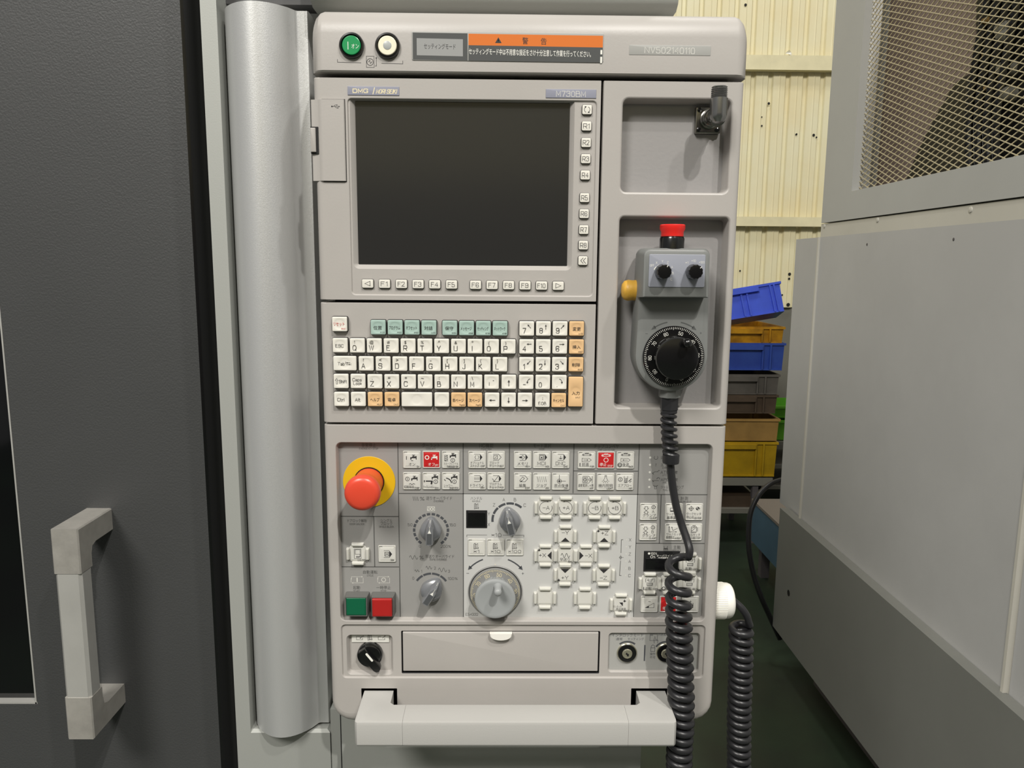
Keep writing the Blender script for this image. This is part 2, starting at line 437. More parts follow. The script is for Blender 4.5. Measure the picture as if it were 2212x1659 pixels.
corrug(-3.992, 4.3, zb1 - 0.02, 4.6, WY); corrug(-3.977, 4.3, zb3 - 0.02, zb2 + 0.01, WY); corrug(-3.962, 4.3, zend, zb4 + 0.01, WY)
for za, zb in ((zb2, zb1), (zb4, zb3)):
    mb = MB(); mb.loft([[(x_, WY - 0.004, zb - 0.01), (x_, WY - 0.035, zb), (x_, WY - 0.06, zb + 0.012), (x_, WY - 0.06, za), (x_, WY - 0.004, za)] for x_ in (-4.0, 4.4)])
    mb.obj('wall_beam', 'beam_cream', wall, smooth=0)
mb = MB(); mb.box(-4.0, 4.4, WY + 0.03, WY + 0.1, 0, zend + 0.3); mb.obj('lower_wall', 'tray', wall)
mk = MB()
for (px, py, r) in ((1660, 224, 3), (1645, 272, 2), (1720, 290, 2), (1757, 292, 3), (1763, 297, 2), (1719, 291, 2), (1705, 592, 3.4), (1704, 602, 2.6), (1702, 658, 4), (1689, 637, 2), (1598, 585, 2), (1610, 11, 3), (1645, 253, 1.5)):
    x, z = U(px, py, WY); q = r * PXS(px, py, WY)
    mk.lathe([(q, 0.004), (q * 0.8, 0.006)], (x, WY - 0.002, z), n=7)
mk.obj('puncture', 'black', wall, smooth=0)
x, z = U(1702, 118, WY)
mb = MB(); mb.tess([[(x - 0.022, WY - 0.01, z + 0.006), (x - 0.004, WY - 0.03, z + 0.02), (x + 0.018, WY - 0.012, z + 0.010), (x + 0.024, WY - 0.006, z - 0.016), (x + 0.006, WY - 0.02, z - 0.004)]])
mb.tess([[(x - 0.022, WY - 0.009, z + 0.006), (x - 0.004, WY - 0.029, z + 0.02), (x + 0.018, WY - 0.011, z + 0.010), (x + 0.024, WY - 0.005, z - 0.016), (x + 0.006, WY - 0.019, z - 0.004)]])
mb.obj('torn_flap', 'paper', wall, smooth=0)

# ------------------------------------------------------------------ machining centre (left) with door
mc = thing('machining_centre', (-0.4, 0.3, 0), 'grey machine with dark door, silver handle and rounded silver column left of the console', 'machine')
YD = 0.16
xr = U(388, 0, YD)[0]
# door leaf with window opening
wx1 = U(40, 1080, YD)[0]; wz0 = U(40, 1521, YD)[1]
mb = MB()
mb.box(-1.35, xr, YD + 0.0, YD + 0.045, 0.25, wz0)
mb.box(wx1, xr, YD, YD + 0.045, wz0, 2.15)
mb.box(-1.35, wx1, YD, YD + 0.045, 2.02, 2.15)
bm_door = mb.obj('door', 'dark_leather', mc, label='dark grey textured sliding door')
# rounded return edge
prof = [(xr, YD), (xr + 0.004, YD + 0.001), (xr + 0.010, YD + 0.006), (xr + 0.014, YD + 0.016), (xr + 0.014, YD + 0.045), (xr, YD + 0.045)]
mb = MB(); mb.loft([[(p[0], p[1], 0.25) for p in prof], [(p[0], p[1], 2.15) for p in prof]]); mb.obj('door_edge', 'black_gloss', bm_door)
mb = MB(); mb.box(-1.35, wx1 - 0.002, YD + 0.012, YD + 0.020, wz0, 2.02); mb.obj('window_pane', 'glass_dark', bm_door, label='dark glass door window')
mb = MB(); mb.box(wx1 - 0.0035, wx1 - 0.0015, YD + 0.001, YD + 0.012, wz0, 2.02); mb.box(-1.35, wx1, YD + 0.001, YD + 0.012, wz0, wz0 + 0.002)
mb.obj('window_trim', 'brushed', bm_door)
mb = MB(); x_, z_ = U(0, 1380, YD + 0.02); mb.box(-1.2, U(18, 1100, YD + 0.02)[0], YD + 0.026, YD + 0.03, z_, U(8, 1075, YD + 0.02)[1] + 0.1); mb.obj('inner_plate', 'silver_flat', bm_door)
# handle
YH = YD - 0.080
hx0, hx1 = U(112, 1200, YH)[0], U(172, 1200, YH)[0]
hz1 = U(140, 1143, YH)[1]; hz0 = U(180, 1597, YH)[1]
za = U(150, 1240, YH)[1]; zb = U(170, 1508, YH)[1]
dz = 0.028; hd = 0.026
def bracket(top):
    """L-shaped end piece: post into the door plus a stub along the grip"""
    s = 1 if top else -1
    z_out = hz1 if top else hz0; z_in = za if top else zb
    prof = [(YH, z_out), (YD, z_out), (YD, z_out - s * dz), (YH + hd + 0.012, z_out - s * dz), (YH + hd + 0.003, z_out - s * (dz + 0.003)), (YH + hd, z_out - s * (dz + 0.012)), (YH + hd, z_in), (YH, z_in)]
    mb = MB(); b = 0.0015
    def ins(pr, d):
        out = []
        cy = sum(p[0] for p in pr) / len(pr); cz = sum(p[1] for p in pr) / len(pr)
        for y, z in pr: out.append((y + (d if y < YH + 0.001 else 0), z - s * (d if abs(z - z_out) < 1e-6 else 0)))
        return out
    mb.loft([[(hx0, p[0], p[1]) for p in ins(prof, b)], [(hx0 + b, p[0], p[1]) for p in prof], [(hx1 - b, p[0], p[1]) for p in prof], [(hx1, p[0], p[1]) for p in ins(prof, b)]])
    mb.obj('handle_bracket', 'cast_alu', bm_door, smooth=20)
bracket(True); bracket(False)
mb = MB(); c = 0.0035
def oct_(x0, x1, y0, y1): return [(x0 + c, y0), (x1 - c, y0), (x1, y0 + c), (x1, y1 - c), (x1 - c, y1), (x0 + c, y1), (x0, y1 - c), (x0, y0 + c)]
mb.loft([[(p[0], p[1], zb) for p in oct_(hx0 + 0.0006, hx1 - 0.0006, YH + 0.0006, YH + hd)], [(p[0], p[1], za) for p in oct_(hx0 + 0.0006, hx1 - 0.0006, YH + 0.0006, YH + hd)]])
mb.obj('handle_grip', 'brushed', bm_door, smooth=20, label='bright aluminium grip bar')
# dark recess between door and frame, body behind
XE = U(1463, 10, 0.13)[0]           # right end of the machine front
mb = MB(); mb.box(xr - 0.02, U(600, 800, 0.25)[0], 0.25, 0.27, 0.05, 2.3); mb.obj('recess', 'black', mc)
YF = 0.075
fx0, fx1 = U(473, 830, YF)[0], U(506, 830, YF)[0]
zl = U(620, 1583, YF)[1]
px712 = U(714, 1620, YF)[0]
mb = MB()
mb.box(fx0, fx1, YF, 0.25, 0.05, 2.3)
mb.obj('frame_post', 'silver_flat', mc)
mb = MB(); mb.box(fx1, px712, YF, 0.19, 0.05, zl)
mb.loft([[(fx1, YF, zl), (px712, YF, zl), (px712, YF + 0.12, zl), (fx1, YF + 0.12, zl)], [(fx1, YF + 0.004, zl + 0.003), (px712 - 0.004, YF + 0.004, zl + 0.003), (px712 - 0.004, YF + 0.12, zl + 0.003), (fx1, YF + 0.12, zl + 0.003)]])
mb.obj('lower_frame_panel', 'silver_flat', mc)
# rounded column cover
YC = 0.085
cx0, cx1 = U(522, 830, YC)[0], U(664, 830, YC)[0]; cxe = U(689, 830, YC)[0]
zt, zb_ = U(600, 22, YC)[1], U(640, 1562, YC)[1]
prof = []
for k in range(15):
    t = k / 14; a = math.pi * t
    prof.append((cx0 + (cx1 - cx0) * t, YC - 0.030 * (math.sin(a) ** 0.75)))
prof = [(cx0, YC + 0.1), (cx0, YC + 0.02)] + prof + [(cx1 + 0.002, YC + 0.0015), (cxe - 0.001, YC + 0.0015), (cxe, YC + 0.003), (cxe, YC + 0.1)]
mb = MB(); mb.loft([[(p[0], p[1], zb_) for p in prof], [(p[0], p[1], zt) for p in prof]])
mb.obj('column_cover', 'silver', mc, smooth=40, label='rounded metallic silver column cover')
mb = MB(); mb.box(fx1, cxe + 0.012, YC + 0.02, YC + 0.1, zt + 0.012, 2.3); mb.obj('column_cap', 'housing', mc)
# body panel below the console and cross beam above
mb = MB(); YB = 0.135
xs5 = U(736, 1600, YB)[0]; xa = px712 - 0.03; xb = U(1385, 1610, YB)[0]
xs5 = U(736, 1600, 0.052)[0]; xb2_ = U(1385, 1610, 0.052)[0]; zt5 = U(1100, 1500, 0.05)[1]
mb.box(xs5 + 0.0012, xb2_, 0.052, 0.55, 0.10, zt5); mb.box(px712 + 0.0006, xs5 + 0.001, YF + 0.002, 0.5, 0.10, zl + 0.03); mb.box(xs5 + 0.0012, xb, YB, 0.55, zt5, 2.05); mb.box(xa, xs5 - 0.0004, YB, 0.5, zt5, 2.05); mb.obj('base_panel', 'silver_flat', mc)
mb = MB(); mb.box(xs5 - 0.001, xs5 + 0.0016, 0.056, 0.07, 0.10, zt5); mb.obj('panel_seam', 'black', mc)
xa = U(672, 5, 0.06)[0]; xb = U(1464, 5, 0.06)[0]; z0 = U(1100, 17, 0.06)[1]
mb = MB()
prof = [(0.055, z0 + 0.011), (0.058, z0 + 0.005), (0.066, z0), (0.14, z0), (0.14, z0 + 0.2), (0.055, z0 + 0.2)]
mb.loft([[(xa, p[0], p[1]) for p in prof], [(xb, p[0], p[1]) for p in prof]]); mb.obj('cross_beam', 'silver_flat', mc)

# ------------------------------------------------------------------ control console
XL, XR = -0.1886, 0.2404
ZT = U(1140, 18, 0)[1]; ZB = U(1120, 1560, 0)[1]
con = thing('control_console', (0.026, 0.05, ZB), 'beige control console with screen, keyboard and machine operator panel, right of the silver column', 'control panel')
XG = U(1296.5, 400)[0]           # joint between display and side panel
G = 0.0010
zh = U(1140, 161.5)[1]; zd0 = U(1140, 171.5)[1]; zd1 = U(1000, 650)[1]; zk0 = U(1000, 655.5)[1]; zk1 = U(1000, 914.5)[1]; zo = U(1100, 919.5)[1]
CH, CD = 0.0070, 0.0050
mb = MB(); mb.box(XL + 0.012, XR - 0.012, 0.02, 0.13, ZB + 0.075, ZT - 0.03); mb.obj('housing', 'housing', con)
# --- header
mb = MB()
ls = []
y0h = -0.004
def hdr(x0, x1, ins):    # profile in YZ with a big rounded top edge
    pts = [(0.11, zh)]
    pts += [(0.006, zh), (y0h + 0.0012 + ins, zh), (y0h + ins, zh + 0.0014)]
    R = 0.026
    for k in range(9):
        a = math.pi / 2 * k / 8
        pts.append((y0h + ins + R * (1 - math.cos(a)), ZT - ins * 0.8 - R + R * math.sin(a)))
    pts += [(0.11, ZT - ins * 0.8)]
    return pts
for x, ins in ((XL - 0.001, 0.013), (XL - 0.0002, 0.009), (XL + 0.0022, 0.005), (XL + 0.0065, 0.0014), (XL + 0.011, 0), (XR - 0.010, 0), (XR - 0.0055, 0.0014), (XR - 0.001, 0.005), (XR + 0.0014, 0.009), (XR + 0.0022, 0.013)):
    ls.append([(x, p[0], p[1]) for p in hdr(0, 0, ins)])
mb.loft(ls); header = mb.obj('header_housing', 'beige', con, smooth=24)
YHd = y0h
def ringbutton(px, py, cap, name, lab, lens=False):
    x, z = U(px, py, YHd); k = PXS(px, py, YHd)
    mb = MB(); mb.lathe([(27 * k, 0), (27 * k, 0.0022), (25.5 * k, 0.0034), (22.5 * k, 0.0036), (21 * k, 0.0014), (21 * k, 0.0)], (x, YHd, z), n=40)
    o = mb.obj(name, 'black_gloss', con, label=lab)
    mb = MB(); mb.lathe([(20.4 * k, 0), (20.4 * k, 0.0020), (19.6 * k, 0.0026), (18.5 * k, 0.0028), (0.001, 0.0028)], (x, YHd, z), n=36); mb.obj('button_cap', cap, o, smooth=15)
    if lens:
        mb = MB(); mb.lathe([(9 * k, 0), (9 * k, 0.0030), (8 * k, 0.0032)], (x, YHd, z), n=24); mb.obj('lens', 'lens_grey', o)
    else:
        ik = Ink(px, py, YHd - 0.0028); ik.rect(-9, -8.5, -7.6, 7.5); ik.text('オン', 7, 0.5, 10, 16); ik.obj('legend', 'ink_white', o)
ringbutton(760, 99, 'lamp_green', 'power_button', 'round green power button with black ring')
ringbutton(837.5, 99.5, 'lamp_cream', 'indicator_button', 'round cream button with black ring', True)
ik = Ink(800, 133, YHd)
ik.line([(-71, -4), (-71, 2), (-20, 2.8)], 1.0); ik.line([(24, 3.3), (70, 4), (70, -2.5)], 1.0)
ik.sq(-8.5, -11, 8, 12, 0.9); ik.circ(-0.5, 1, 7, 1.2); ik.line([(-4, 1), (-1, -3), (0, 4), (4, 0)], 1.2); ik.line([(10, 9), (13, 9), (13, -7)], 1.0); ik.disc(13, -7.5, 1.4)
ik.obj('printed_symbol', 'ink', header)
x0, z0, x1, z1 = R4(889.5, 70, 1304, 133, YHd)
mb = MB(); mb.slab(x0, z0, x1, z1, YHd - 0.0006, YHd + 0.002, 0.0015, 0.0004); sign = mb.obj('warning_sign', 'plate_grey', con, label='long warning sign under clear cover')
ik = Ink(1096, 101.5, YHd - 0.0006)
def q(x, y, w=0.0): return (x - 1096, y - 101.5 - (x - 1096) * 0.0085)
ik.poly([q(892, 72.5), q(1010, 74), q(1010, 129.5), q(892, 128)], 0); ik.Y -= 0.00005; ik.poly([q(900.5, 84), q(1000, 86), q(1000, 121), q(900.5, 119)], 1); ik.Y += 0.00005
ik.poly([q(1012, 74.5), q(1302.5, 78), q(1302.5, 102), q(1012, 98)], 2); ik.poly([q(1012, 98), q(1302.5, 102), q(1302.5, 133), q(1012, 130)], 0)
ik.obj('sign_face', ['sign_dark', 'sign_mid', 'sign_orange'], sign)
ik = Ink(1096, 101.5, YHd - 0.0006, lift=0.00018)
ik.text('セッティングモード', -146, 0.5, 11, 68, 0, 0.6)
ik.poly([(-19.5 - 7, -9.5 + 1.5), (-19.5 + 7, -9.5 + 1.6), (-19.5, -21 + 1.5)], 0); ik.rect(-20.1, -15.5, -18.9, -10.8, 1)
ik.text('警', 38.5, -13, 13, 12.5, 0, 0.6); ik.text('告', 78.5, -12.5, 13, 12.5, 0, 0.6)
ik.text('セッティングモード中は不用意な接近をさけ十分注意して作業を行ってください。', 49, 11.2, 12, 264, 1, 0.7, bold=0.012)
ik.rect(201.5, 4, 205.5, 13, 1); ik.rect(201.5, 18, 205.5, 31, 1)
ik.obj('sign_lettering', ['ink', 'ink_white'], sign)
x0, z0, x1, z1 = R4(1359, 98, 1535.5, 119.5, YHd)
mb = MB(); mb.slab(x0, z0, x1, z1, YHd - 0.0003, YHd + 0.001, 0.0006, 0.0002); pl = mb.obj('serial_plate', 'plate_grey', con)
ik = Ink(1447.5, 109, YHd - 0.0003); ik.text('NV502140110', 0, 0, 12, 109, 0, 0.6); ik.obj('lettering', 'ink_pale', pl)

# --- display unit
mb = MB(); 
bez = R4(757, 217, 1283, 637, 0.0015)
front_panel(mb, (XL, zd1, XG - G, zd0, (0.001, 0.0006, 0.0006, 0.001), (0.0062, 0.0005, 0.0005, 0.0005), 0.0055), [(bez, 0.0035, 0.0015, 0.0003, 0.0010, 0, 0, False)], 0, 0.09)
disp = mb.obj('display_frame', 'beige', con)
def side_strip(z0, z1, name='side_bevel'):
    mb = MB()
    pr = [(XL - 0.0002, 0.09), (XL - 0.0002, 0.008), (XL + 0.0012, 0.005), (XL + 0.006, -0.0002), (XL + 0.008, 0.0008), (XL + 0.008, 0.09)]
    mb.loft([[(p[0], p[1], z0) for p in pr], [(p[0], p[1], z1) for p in pr]]); return mb
scr = R4(771, 220.5, 1228, 573, 0.0065)
mb = MB()
s_ = 0.0045
a0, b0, a1, b1 = scr
hs = [P3(inset(a0, b0, a1, b1, 0.0015, -s_, 5), 0.0015), P3(inset(a0, b0, a1, b1, 0.001, -0.0008, 5), 0.0050), P3(rr(a0, b0, a1, b1, 0.0008, 5), 0.0065)]
mb.loft(hs, 0, c0=False, c1=False); mb.tess([P3(rr(*bez, 0.0035, 5), 0.0015), hs[0]])
inner = mb.obj('screen_bezel', 'beige', con)
mb = MB(); mb.box(a0 - 0.004, a1 + 0.004, 0.0064, 0.012, b0 - 0.004, b1 + 0.004); mb.obj('screen', 'screen', con, label='dark switched-off screen')
# logo plates
for (r4, nm) in (((751, 187, 862.5, 206), 'maker_plate'), ((1179, 193, 1288, 212), 'model_plate')):
    x0, z0, x1, z1 = R4(*r4, 0)
    mb = MB(); mb.slab(x0, z0, x1, z1, -0.0006, 0.001, 0.0002, 0.0002); o = mb.obj(nm, 'plate_blue', con)
    if nm[1] == 'a':
        ik = Ink(807, 196.5, -0.0006)
        ik.text('DMG', -28, 0, 7.5, 33, 0, bold=0.04); ik.skew = 0.25; ik.poly([(-2.5, 7), (-0.7, 7), (3.2, -7.5), (1.4, -7.5)])
        vs = 'MORI SEIKI'; ik.text(vs, 28.5, 0.8, 8, 44, 0, bold=0.02); ik.obj('lettering', 'gold', o)
    else:
        ik = Ink(1234, 202.5, -0.0006); ik.text('M730BM', 0, 0.4, 11, 64, 0, 0.6); ik.obj('lettering', 'ink_pale', o)
# usb cover and latch
uz0, uz1 = U(712, 390.5, -0.0015)[1], U(712, 214.5, -0.0015)[1]; ux1 = U(745.5, 300, -0.0015)[0]
mb = MB()
pr = [(XL - 0.0032, 0.03), (XL - 0.0032, 0.0022), (XL - 0.0024, 0.0010), (XL + 0.0038, 0.0002), (XL + 0.0052, -0.0006), (XL + 0.0072, -0.0018), (XL + 0.0092, -0.0020), (ux1 - 0.0008, -0.0020), (ux1, -0.0012), (ux1, 0.004), (XL + 0.012, 0.006), (XL + 0.012, 0.03)]
zc0, zc1 = U(680, 332, 0)[1], U(680, 274, 0)[1]
mb.loft([[(p[0], p[1], uz0) for p in pr], [(p[0], p[1], uz1) for p in pr]])
usb = mb.obj('port_cover', 'beige', con, smooth=30)
mb = MB(); mb.box(XL - 0.0038, XL + 0.0040, -0.0008, 0.0024, zc0, zc1); mb.obj('latch_slot', 'black', usb)
mb = MB(); mb.slab(XL - 0.0036, zc0 + 0.0012, XL + 0.0016, zc1 - 0.0012, -0.0026, 0.003, 0.0006, 0.0008); mb.obj('latch', 'beige', usb)
ik = Ink(724.5, 230, -0.0020)
ik.line([(-8, 0), (8, 0)], 0.9); ik.disc(-7.5, 0, 1.7); ik.poly([(7, -1.6), (10, 0), (7, 1.6)]); ik.line([(-4, 0), (-1, -3), (3, -3)], 0.8); ik.disc(3.5, -3, 1.1); ik.line([(-1, 0), (2, 3), (5, 3)], 0.8); ik.rect(4.4, 2, 6.4, 4); ik.obj('printed_symbol', 'ink', usb)
mb = MB(); mb.box(ux1, ux1 + 0.0006, -0.0001, 0.0006, uz0 - 0.0006, uz1 + 0.0006); mb.box(XL + 0.008, ux1 + 0.0006, -0.0001, 0.0006, uz0 - 0.0008, uz0); mb.box(XL + 0.008, ux1 + 0.0006, -0.0001, 0.0006, uz1, uz1 + 0.0006); mb.obj('cover_joint', 'black', usb)

# --- key meshes (origin on the plate, shared between alike keys)
def key_mesh(name, w, h, ht, mats, dish=True, r=0.0011, bev=0.0011, dishr=0.0061, skirt=0.0007):
    mb = MB(); N = 24; n = 5
    def L(d, y, rad=r): return P3(inset(-w / 2, -h / 2, w / 2, h / 2, max(rad, 0.0003), d, n), y)
    ls = [L(-skirt, 0), L(-skirt, -ht * 0.42), L(-skirt * 0.2, -ht * 0.45), L(0, -ht * 0.5), L(0, -ht + bev * 0.55), L(bev * 0.3, -ht + bev * 0.15), L(bev, -ht)]
    mis = [1, 1, 1, 0, 0, 0, 0]
    idx = [mb.loop(l) for l in ls]
    for k in range(len(idx) - 1): mb.bridge(idx[k], idx[k + 1], mis[k])
    if dish:
        ang = [math.radians(180 + 90 * c + (j + 0.5) * 15) for c in range(4) for j in range(6)]
        rings = []
        for rad, dep in ((dishr, 0), (dishr * 0.90, 0.00022), (dishr * 0.6, 0.00036), (dishr * 0.2, 0.00042)):
            rings.append(mb.loop([(rad * math.cos(a), -ht + dep, rad * math.sin(a)) for a in ang]))
        prev = idx[-1]
        for rg in rings: mb.bridge(prev, rg, 0); prev = rg
        mb.cap(prev, 0)
    else: mb.cap(idx[-1], 0)
    return mb.mesh(name, mats, 28)
KS = PXS(1000, 780)      # metres per photo pixel on the keyboard
K_W, K_H = 31.5 * KS, 30.8 * KS; K_T = 0.0055
km = {}
def kmesh(col, w=31.5, h=30.8):
    k = (col, w, h)
    if k not in km: km[k] = key_mesh('key', w * KS, h * KS, K_T, [col, 'key_skirt'])
    return km[k]
def draw(ik, items):
    for it in items:
        op = it[0]; a = it[1:]
        getattr(ik, {'t': 'text', 'a': 'arrow', 'l': 'line', 'c': 'circ', 'd': 'disc', 'p': 'poly', 'r': 'rect', 's': 'sq', 'A': 'arc'}[op])(*a)
# --- soft keys of the display
ydp = 0.0015
bmesh_ = key_mesh('soft_key', 20 * PXS(1265, 400), 19 * PXS(1265, 400), 0.0026, ['key_white', 'key_skirt'], dish=False, r=0.0012, bev=0.0006, skirt=0.0005)
def soft(px, py, items, me):
    o = inst('soft_key', me, (*[U(px, py, ydp - 0.0026)[0]], ydp, U(px, py, ydp - 0.0026)[1]), con)
    ik = Ink(px, py, ydp - 0.0026); draw(ik, items); ik.obj('legend', 'ink', o)
col_keys = [(1268.3, 236.7, None), (1267.3, 272, 'R1'), (1266.3, 307.8, 'R2'), (1265.4, 342.8, 'R3'), (1264.3, 378, 'R4'), (1263, 427, 'R5'), (1262, 461.5, 'R6'), (1261.2, 496, 'R7'), (1260.3, 529.5, 'R8'), (1259.4, 563, '«')]
for px, py, t in col_keys:
    if t is None: it = [('A', 0, 0, 6, 20, 150, 1.0), ('A', 0, 0, 6, 200, 330, 1.0), ('p', [(1, 6.5), (5.5, 7), (4.5, 2.8)]), ('p', [(-1, -6.5), (-5.5, -7), (-4.5, -2.8)])]
    elif t == '«': it = [('l', [(0.5, -6), (-5, 0), (0.5, 6)], 1.1), ('l', [(6, -6), (0.5, 0), (6, 6)], 1.1)]
    else: it = [('t', t, 0, 0.3, 9.2, 14)]
    soft(px, py, it, bmesh_)
bmesh2 = key_mesh('soft_key', 24 * PXS(1000, 615), 18 * PXS(1000, 615), 0.0026, ['key_white', 'key_skirt'], dish=False, r=0.0012, bev=0.0006, skirt=0.0005)
xs = [794, 830.5, 867, 903, 939, 975.4, 1027.3, 1063, 1098.6, 1134.3, 1170, 1206]
for i, px in enumerate(xs):
    py = 612.6 + (px - 794) * 0.0115
    if i == 0: it = [('l', [(5.5, -5), (-6, 0), (5.5, 5)], 1.0, 0, True)]
    elif i == 11: it = [('l', [(-5.5, -5), (6, 0), (-5.5, 5)], 1.0, 0, True)]
    else: it = [('t', 'F%d' % i, 0, 0.3, 9, 17.5 if i == 10 else 15)]
    soft(px, py, it, bmesh2)

def carrow(cx, cy, r, a0, a1, w, hw, ha):
    s = 1 if a1 > a0 else -1; pt = lambda rad, a: (cx + rad * math.sin(math.radians(a)), cy - rad * math.cos(math.radians(a)))
    return [('A', cx, cy, r, a0, a1 - s * (ha - 1), w), ('p', [pt(r, a1), pt(r + hw, a1 - s * ha), pt(r - hw, a1 - s * ha)])]
# --- keyboard unit
mb = MB()
front_panel(mb, (XL + 0.0002, zk1, XG - G, zk0, (0.001, 0.0006, 0.0006, 0.001), (0.0062, 0.0005, 0.0005, 0.0005), 0.0055), [], 0, 0.09)
kb = mb.obj('keyboard_plate', 'beige', con)
def key(px, py, col, items, w=31.5, h=30.8, ink='ink', lab=None):
    x, z = U(px, py, -K_T)
    o = inst('key', kmesh(col, w, h), (x, 0, z), con, lab)
    if items:
        ik = Ink(px, py, -K_T, lift=0.00005); draw(ik, items); ik.obj('legend', ink, o)
def L2(sym, ch): 
    out = []
    if sym: out.append(('t', sym, -5.5, -8.0, 6.8) if sym in '!@#$%&?()[]{}/' else ('t', sym, -5.5, -8.5, 8))
    return out + [('t', ch, -5.5, 4.8, 10.6)]
WH, GN, OR = 'key_white', 'key_green', 'key_orange'
key(733.3, 700.3, WH, [('t', 'リセット', -1, -0.5, 8.4, 23.5), ('t', 'RESET', 9, 10, 3.2, 10)], ink='ink_red', lab='white key with red lettering')
for px, py, t, w, e in ((816.6, 707.2, '位置', 18, 'POS'), (853.3, 707.4, 'プログラム', 24, 'PROG'), (889.8, 707.7, 'オフセット', 24, 'OFFSET'), (926.4, 708.1, '対話', 18, 'CAPS'), (971.4, 708.6, '保守', 18, 'SYSTEM'), (1007.8, 709, 'メッセージ', 24, 'MESSAGE'), (1044.1, 709.3, 'セッティング', 24, 'SETTING'), (1080.3, 709.6, 'ネットワーク', 24, 'NETWORK')):
    key(px, py, GN, [('t', t, -1, 0.5, 7.6, w), ('t', e, 9.5, 11, 3, 9.5)], lab='pale green key')
key(734.4, 746, WH, [('t', 'ESC', -1, 1, 6.2, 17.5)])
for i, (s, c) in enumerate(zip('!@#$%^&*()', 'QWERTYUIOP')):
    px = [771.6, 808.2, 844.7, 881.3, 917.7, 953.9, 990.2, 1026, 1061.8, 1097.9][i]
    key(px, 746.2 + (px - 734) * 0.0068, WH, L2(s, c))
key(744.6, 785, WH, [('t', 'Tab', -7.5, 1, 6.4, 15), ('l', [(2, -4), (2, 0.8)], 0.7), ('a', 12, -1.6, 3, -1.6, 0.7, 3), ('l', [(13.4, -0.5), (13.4, 4.4)], 0.7), ('a', 3, 2.2, 12.6, 2.2, 0.7, 3)], w=49)
for i, (s, c) in enumerate(zip("?<>'-[]{}", 'ASDFGHJKL')):
    px = [790.7, 827.3, 863.5, 899.6, 936.1, 972, 1008, 1043.8, 1080][i]
    key(px, 785.2 + (px - 744) * 0.0062, WH, L2(s, c))
key(736.5, 823.5, WH, [('l', [(-10.5, 6), (-10.5, -2), (-12.6, -2), (-9.2, -6), (-5.8, -2), (-7.9, -2), (-7.9, 6)], 0.6, 0, True), ('t', 'Shift', 4.5, 0.5, 6.4, 17)])
key(773, 823.6, WH, [('t', 'Caps', -1.5, -3.5, 6.2, 20), ('t', 'Lock', -0.5, 4.5, 6.2, 18.5)])
for i, (s, c) in enumerate(zip('.=+~:/\\', 'ZXCVBNM')):
    px = [809.6, 846.1, 882.3, 918.1, 954.3, 990.2, 1026][i]
    key(px, 823.8 + (px - 736) * 0.0055, WH, L2(s, c))
key(1061.8, 825.3, WH, [('t', 'I', -4.5, 4, 7), ('t', '-', 4, -5, 8)])
key(1099.1, 825.4, WH, [('a', 0, 9, 0, -5, 1.1, 5)])
np_ = [(1137.8, 1174, 1210, 709.8, '789'), (1137.6, 1173.6, 1209.3, 748.8, '456'), (1137.1, 1173.1, 1208.6, 787.3, '123')]
AR = {'7': (9, -1, 1.5, -9), '8': (5, 2, 5, -9), '9': (1.5, 0, 9, -8), '4': (10.5, -5.5, 0, -5.5), '5': None, '6': (-1, -5, 10, -5), '1': (8.5, -8, 1, 0), '2': (4, -9, 4, 2), '3': (1.5, -8, 9, 0)}
for a, b, c_, y, ds in np_:
    for px, d in zip((a, b, c_), ds):
        it = [('t', d, -4.6, 4.6, 11)]
        if AR[d]: it.append(('a', *AR[d], 1.0, 4))
        key(px, y, WH, it)
for px, py, t, e in ((1245.9, 709.9, '変更', 'ALTER'), (1245.5, 749, '挿入', 'INSERT'), (1244.5, 787.4, '削除', 'DELETE')):
    key(px, py, OR, [('t', t, 0, 0.5, 7.6, 17.5), ('t', e, 9, 11.2, 3.2, 9.5)], lab='orange key')
key(1136.7, 825.6, WH, [('t', '−', -4, 5, 9), ('A', 9.5, -0.5, 7, 270, 350, 1.0), ('p', [(0.4, -1), (4.6, -1), (2.5, 3.4)])])
key(1172.6, 825.7, WH, [('t', '0', -5, 5.5, 10)])
key(1208.3, 825.9, WH, [('t', '.', -5, 5.5, 9), ('A', -1.5, -0.5, 7, 10, 90, 1.0), ('p', [(3.4, -1), (7.6, -1), (5.5, 3.4)])])
key(1243.7, 846.6, OR, [('t', '入力', 0, 2.5, 7.6, 17), ('t', 'INPUT', 5, 12.5, 3.2, 10)], h=65, lab='tall orange key')
key(737.3, 862.4, WH, [('t', 'Ctrl', -1, 0.8, 6.6, 15)])
key(773.8, 862.5, WH, [('t', 'Alt', -1, 0.8, 6.6, 11.5)])
key(810.2, 862.7, OR, [('t', 'ヘルプ', -0.5, 0.5, 7.6, 20), ('t', 'HELP', 9, 11, 3.2, 9.5)], lab='orange key')
key(846.5, 862.8, OR, [('t', '電卓', -0.5, 0.5, 7.6, 17), ('t', 'CALC', 9, 11, 3.2, 9.5)], lab='orange key')
key(900.3, 863.2, WH, [], w=66)
key(954.3, 863.5, WH, [])
key(990.3, 863.8, OR, [('t', '前ページ', -0.5, 0.8, 7.6, 24), ('t', 'PageUp', 8, 11, 3.2, 11)], lab='orange key')
key(1025.7, 864, OR, [('t', '次ページ', -0.5, 0.8, 7.6, 24), ('t', 'PageDn', 8, 11, 3.2, 11)], lab='orange key')
key(1062.9, 864.1, WH, [('a', 7, 0.5, -6.5, 0.5, 1.1, 5)])
key(1098.7, 864.2, WH, [('a', 0, -6, 0, 7, 1.1, 5)])
key(1134.2, 864.3, WH, [('a', -6, 0.8, 6.5, 0.8, 1.1, 5)])
key(1171.8, 864.6, WH, [('t', ';', 0.3, -5.5, 7), ('t', 'EOB', 0, 7, 6.4, 17)])
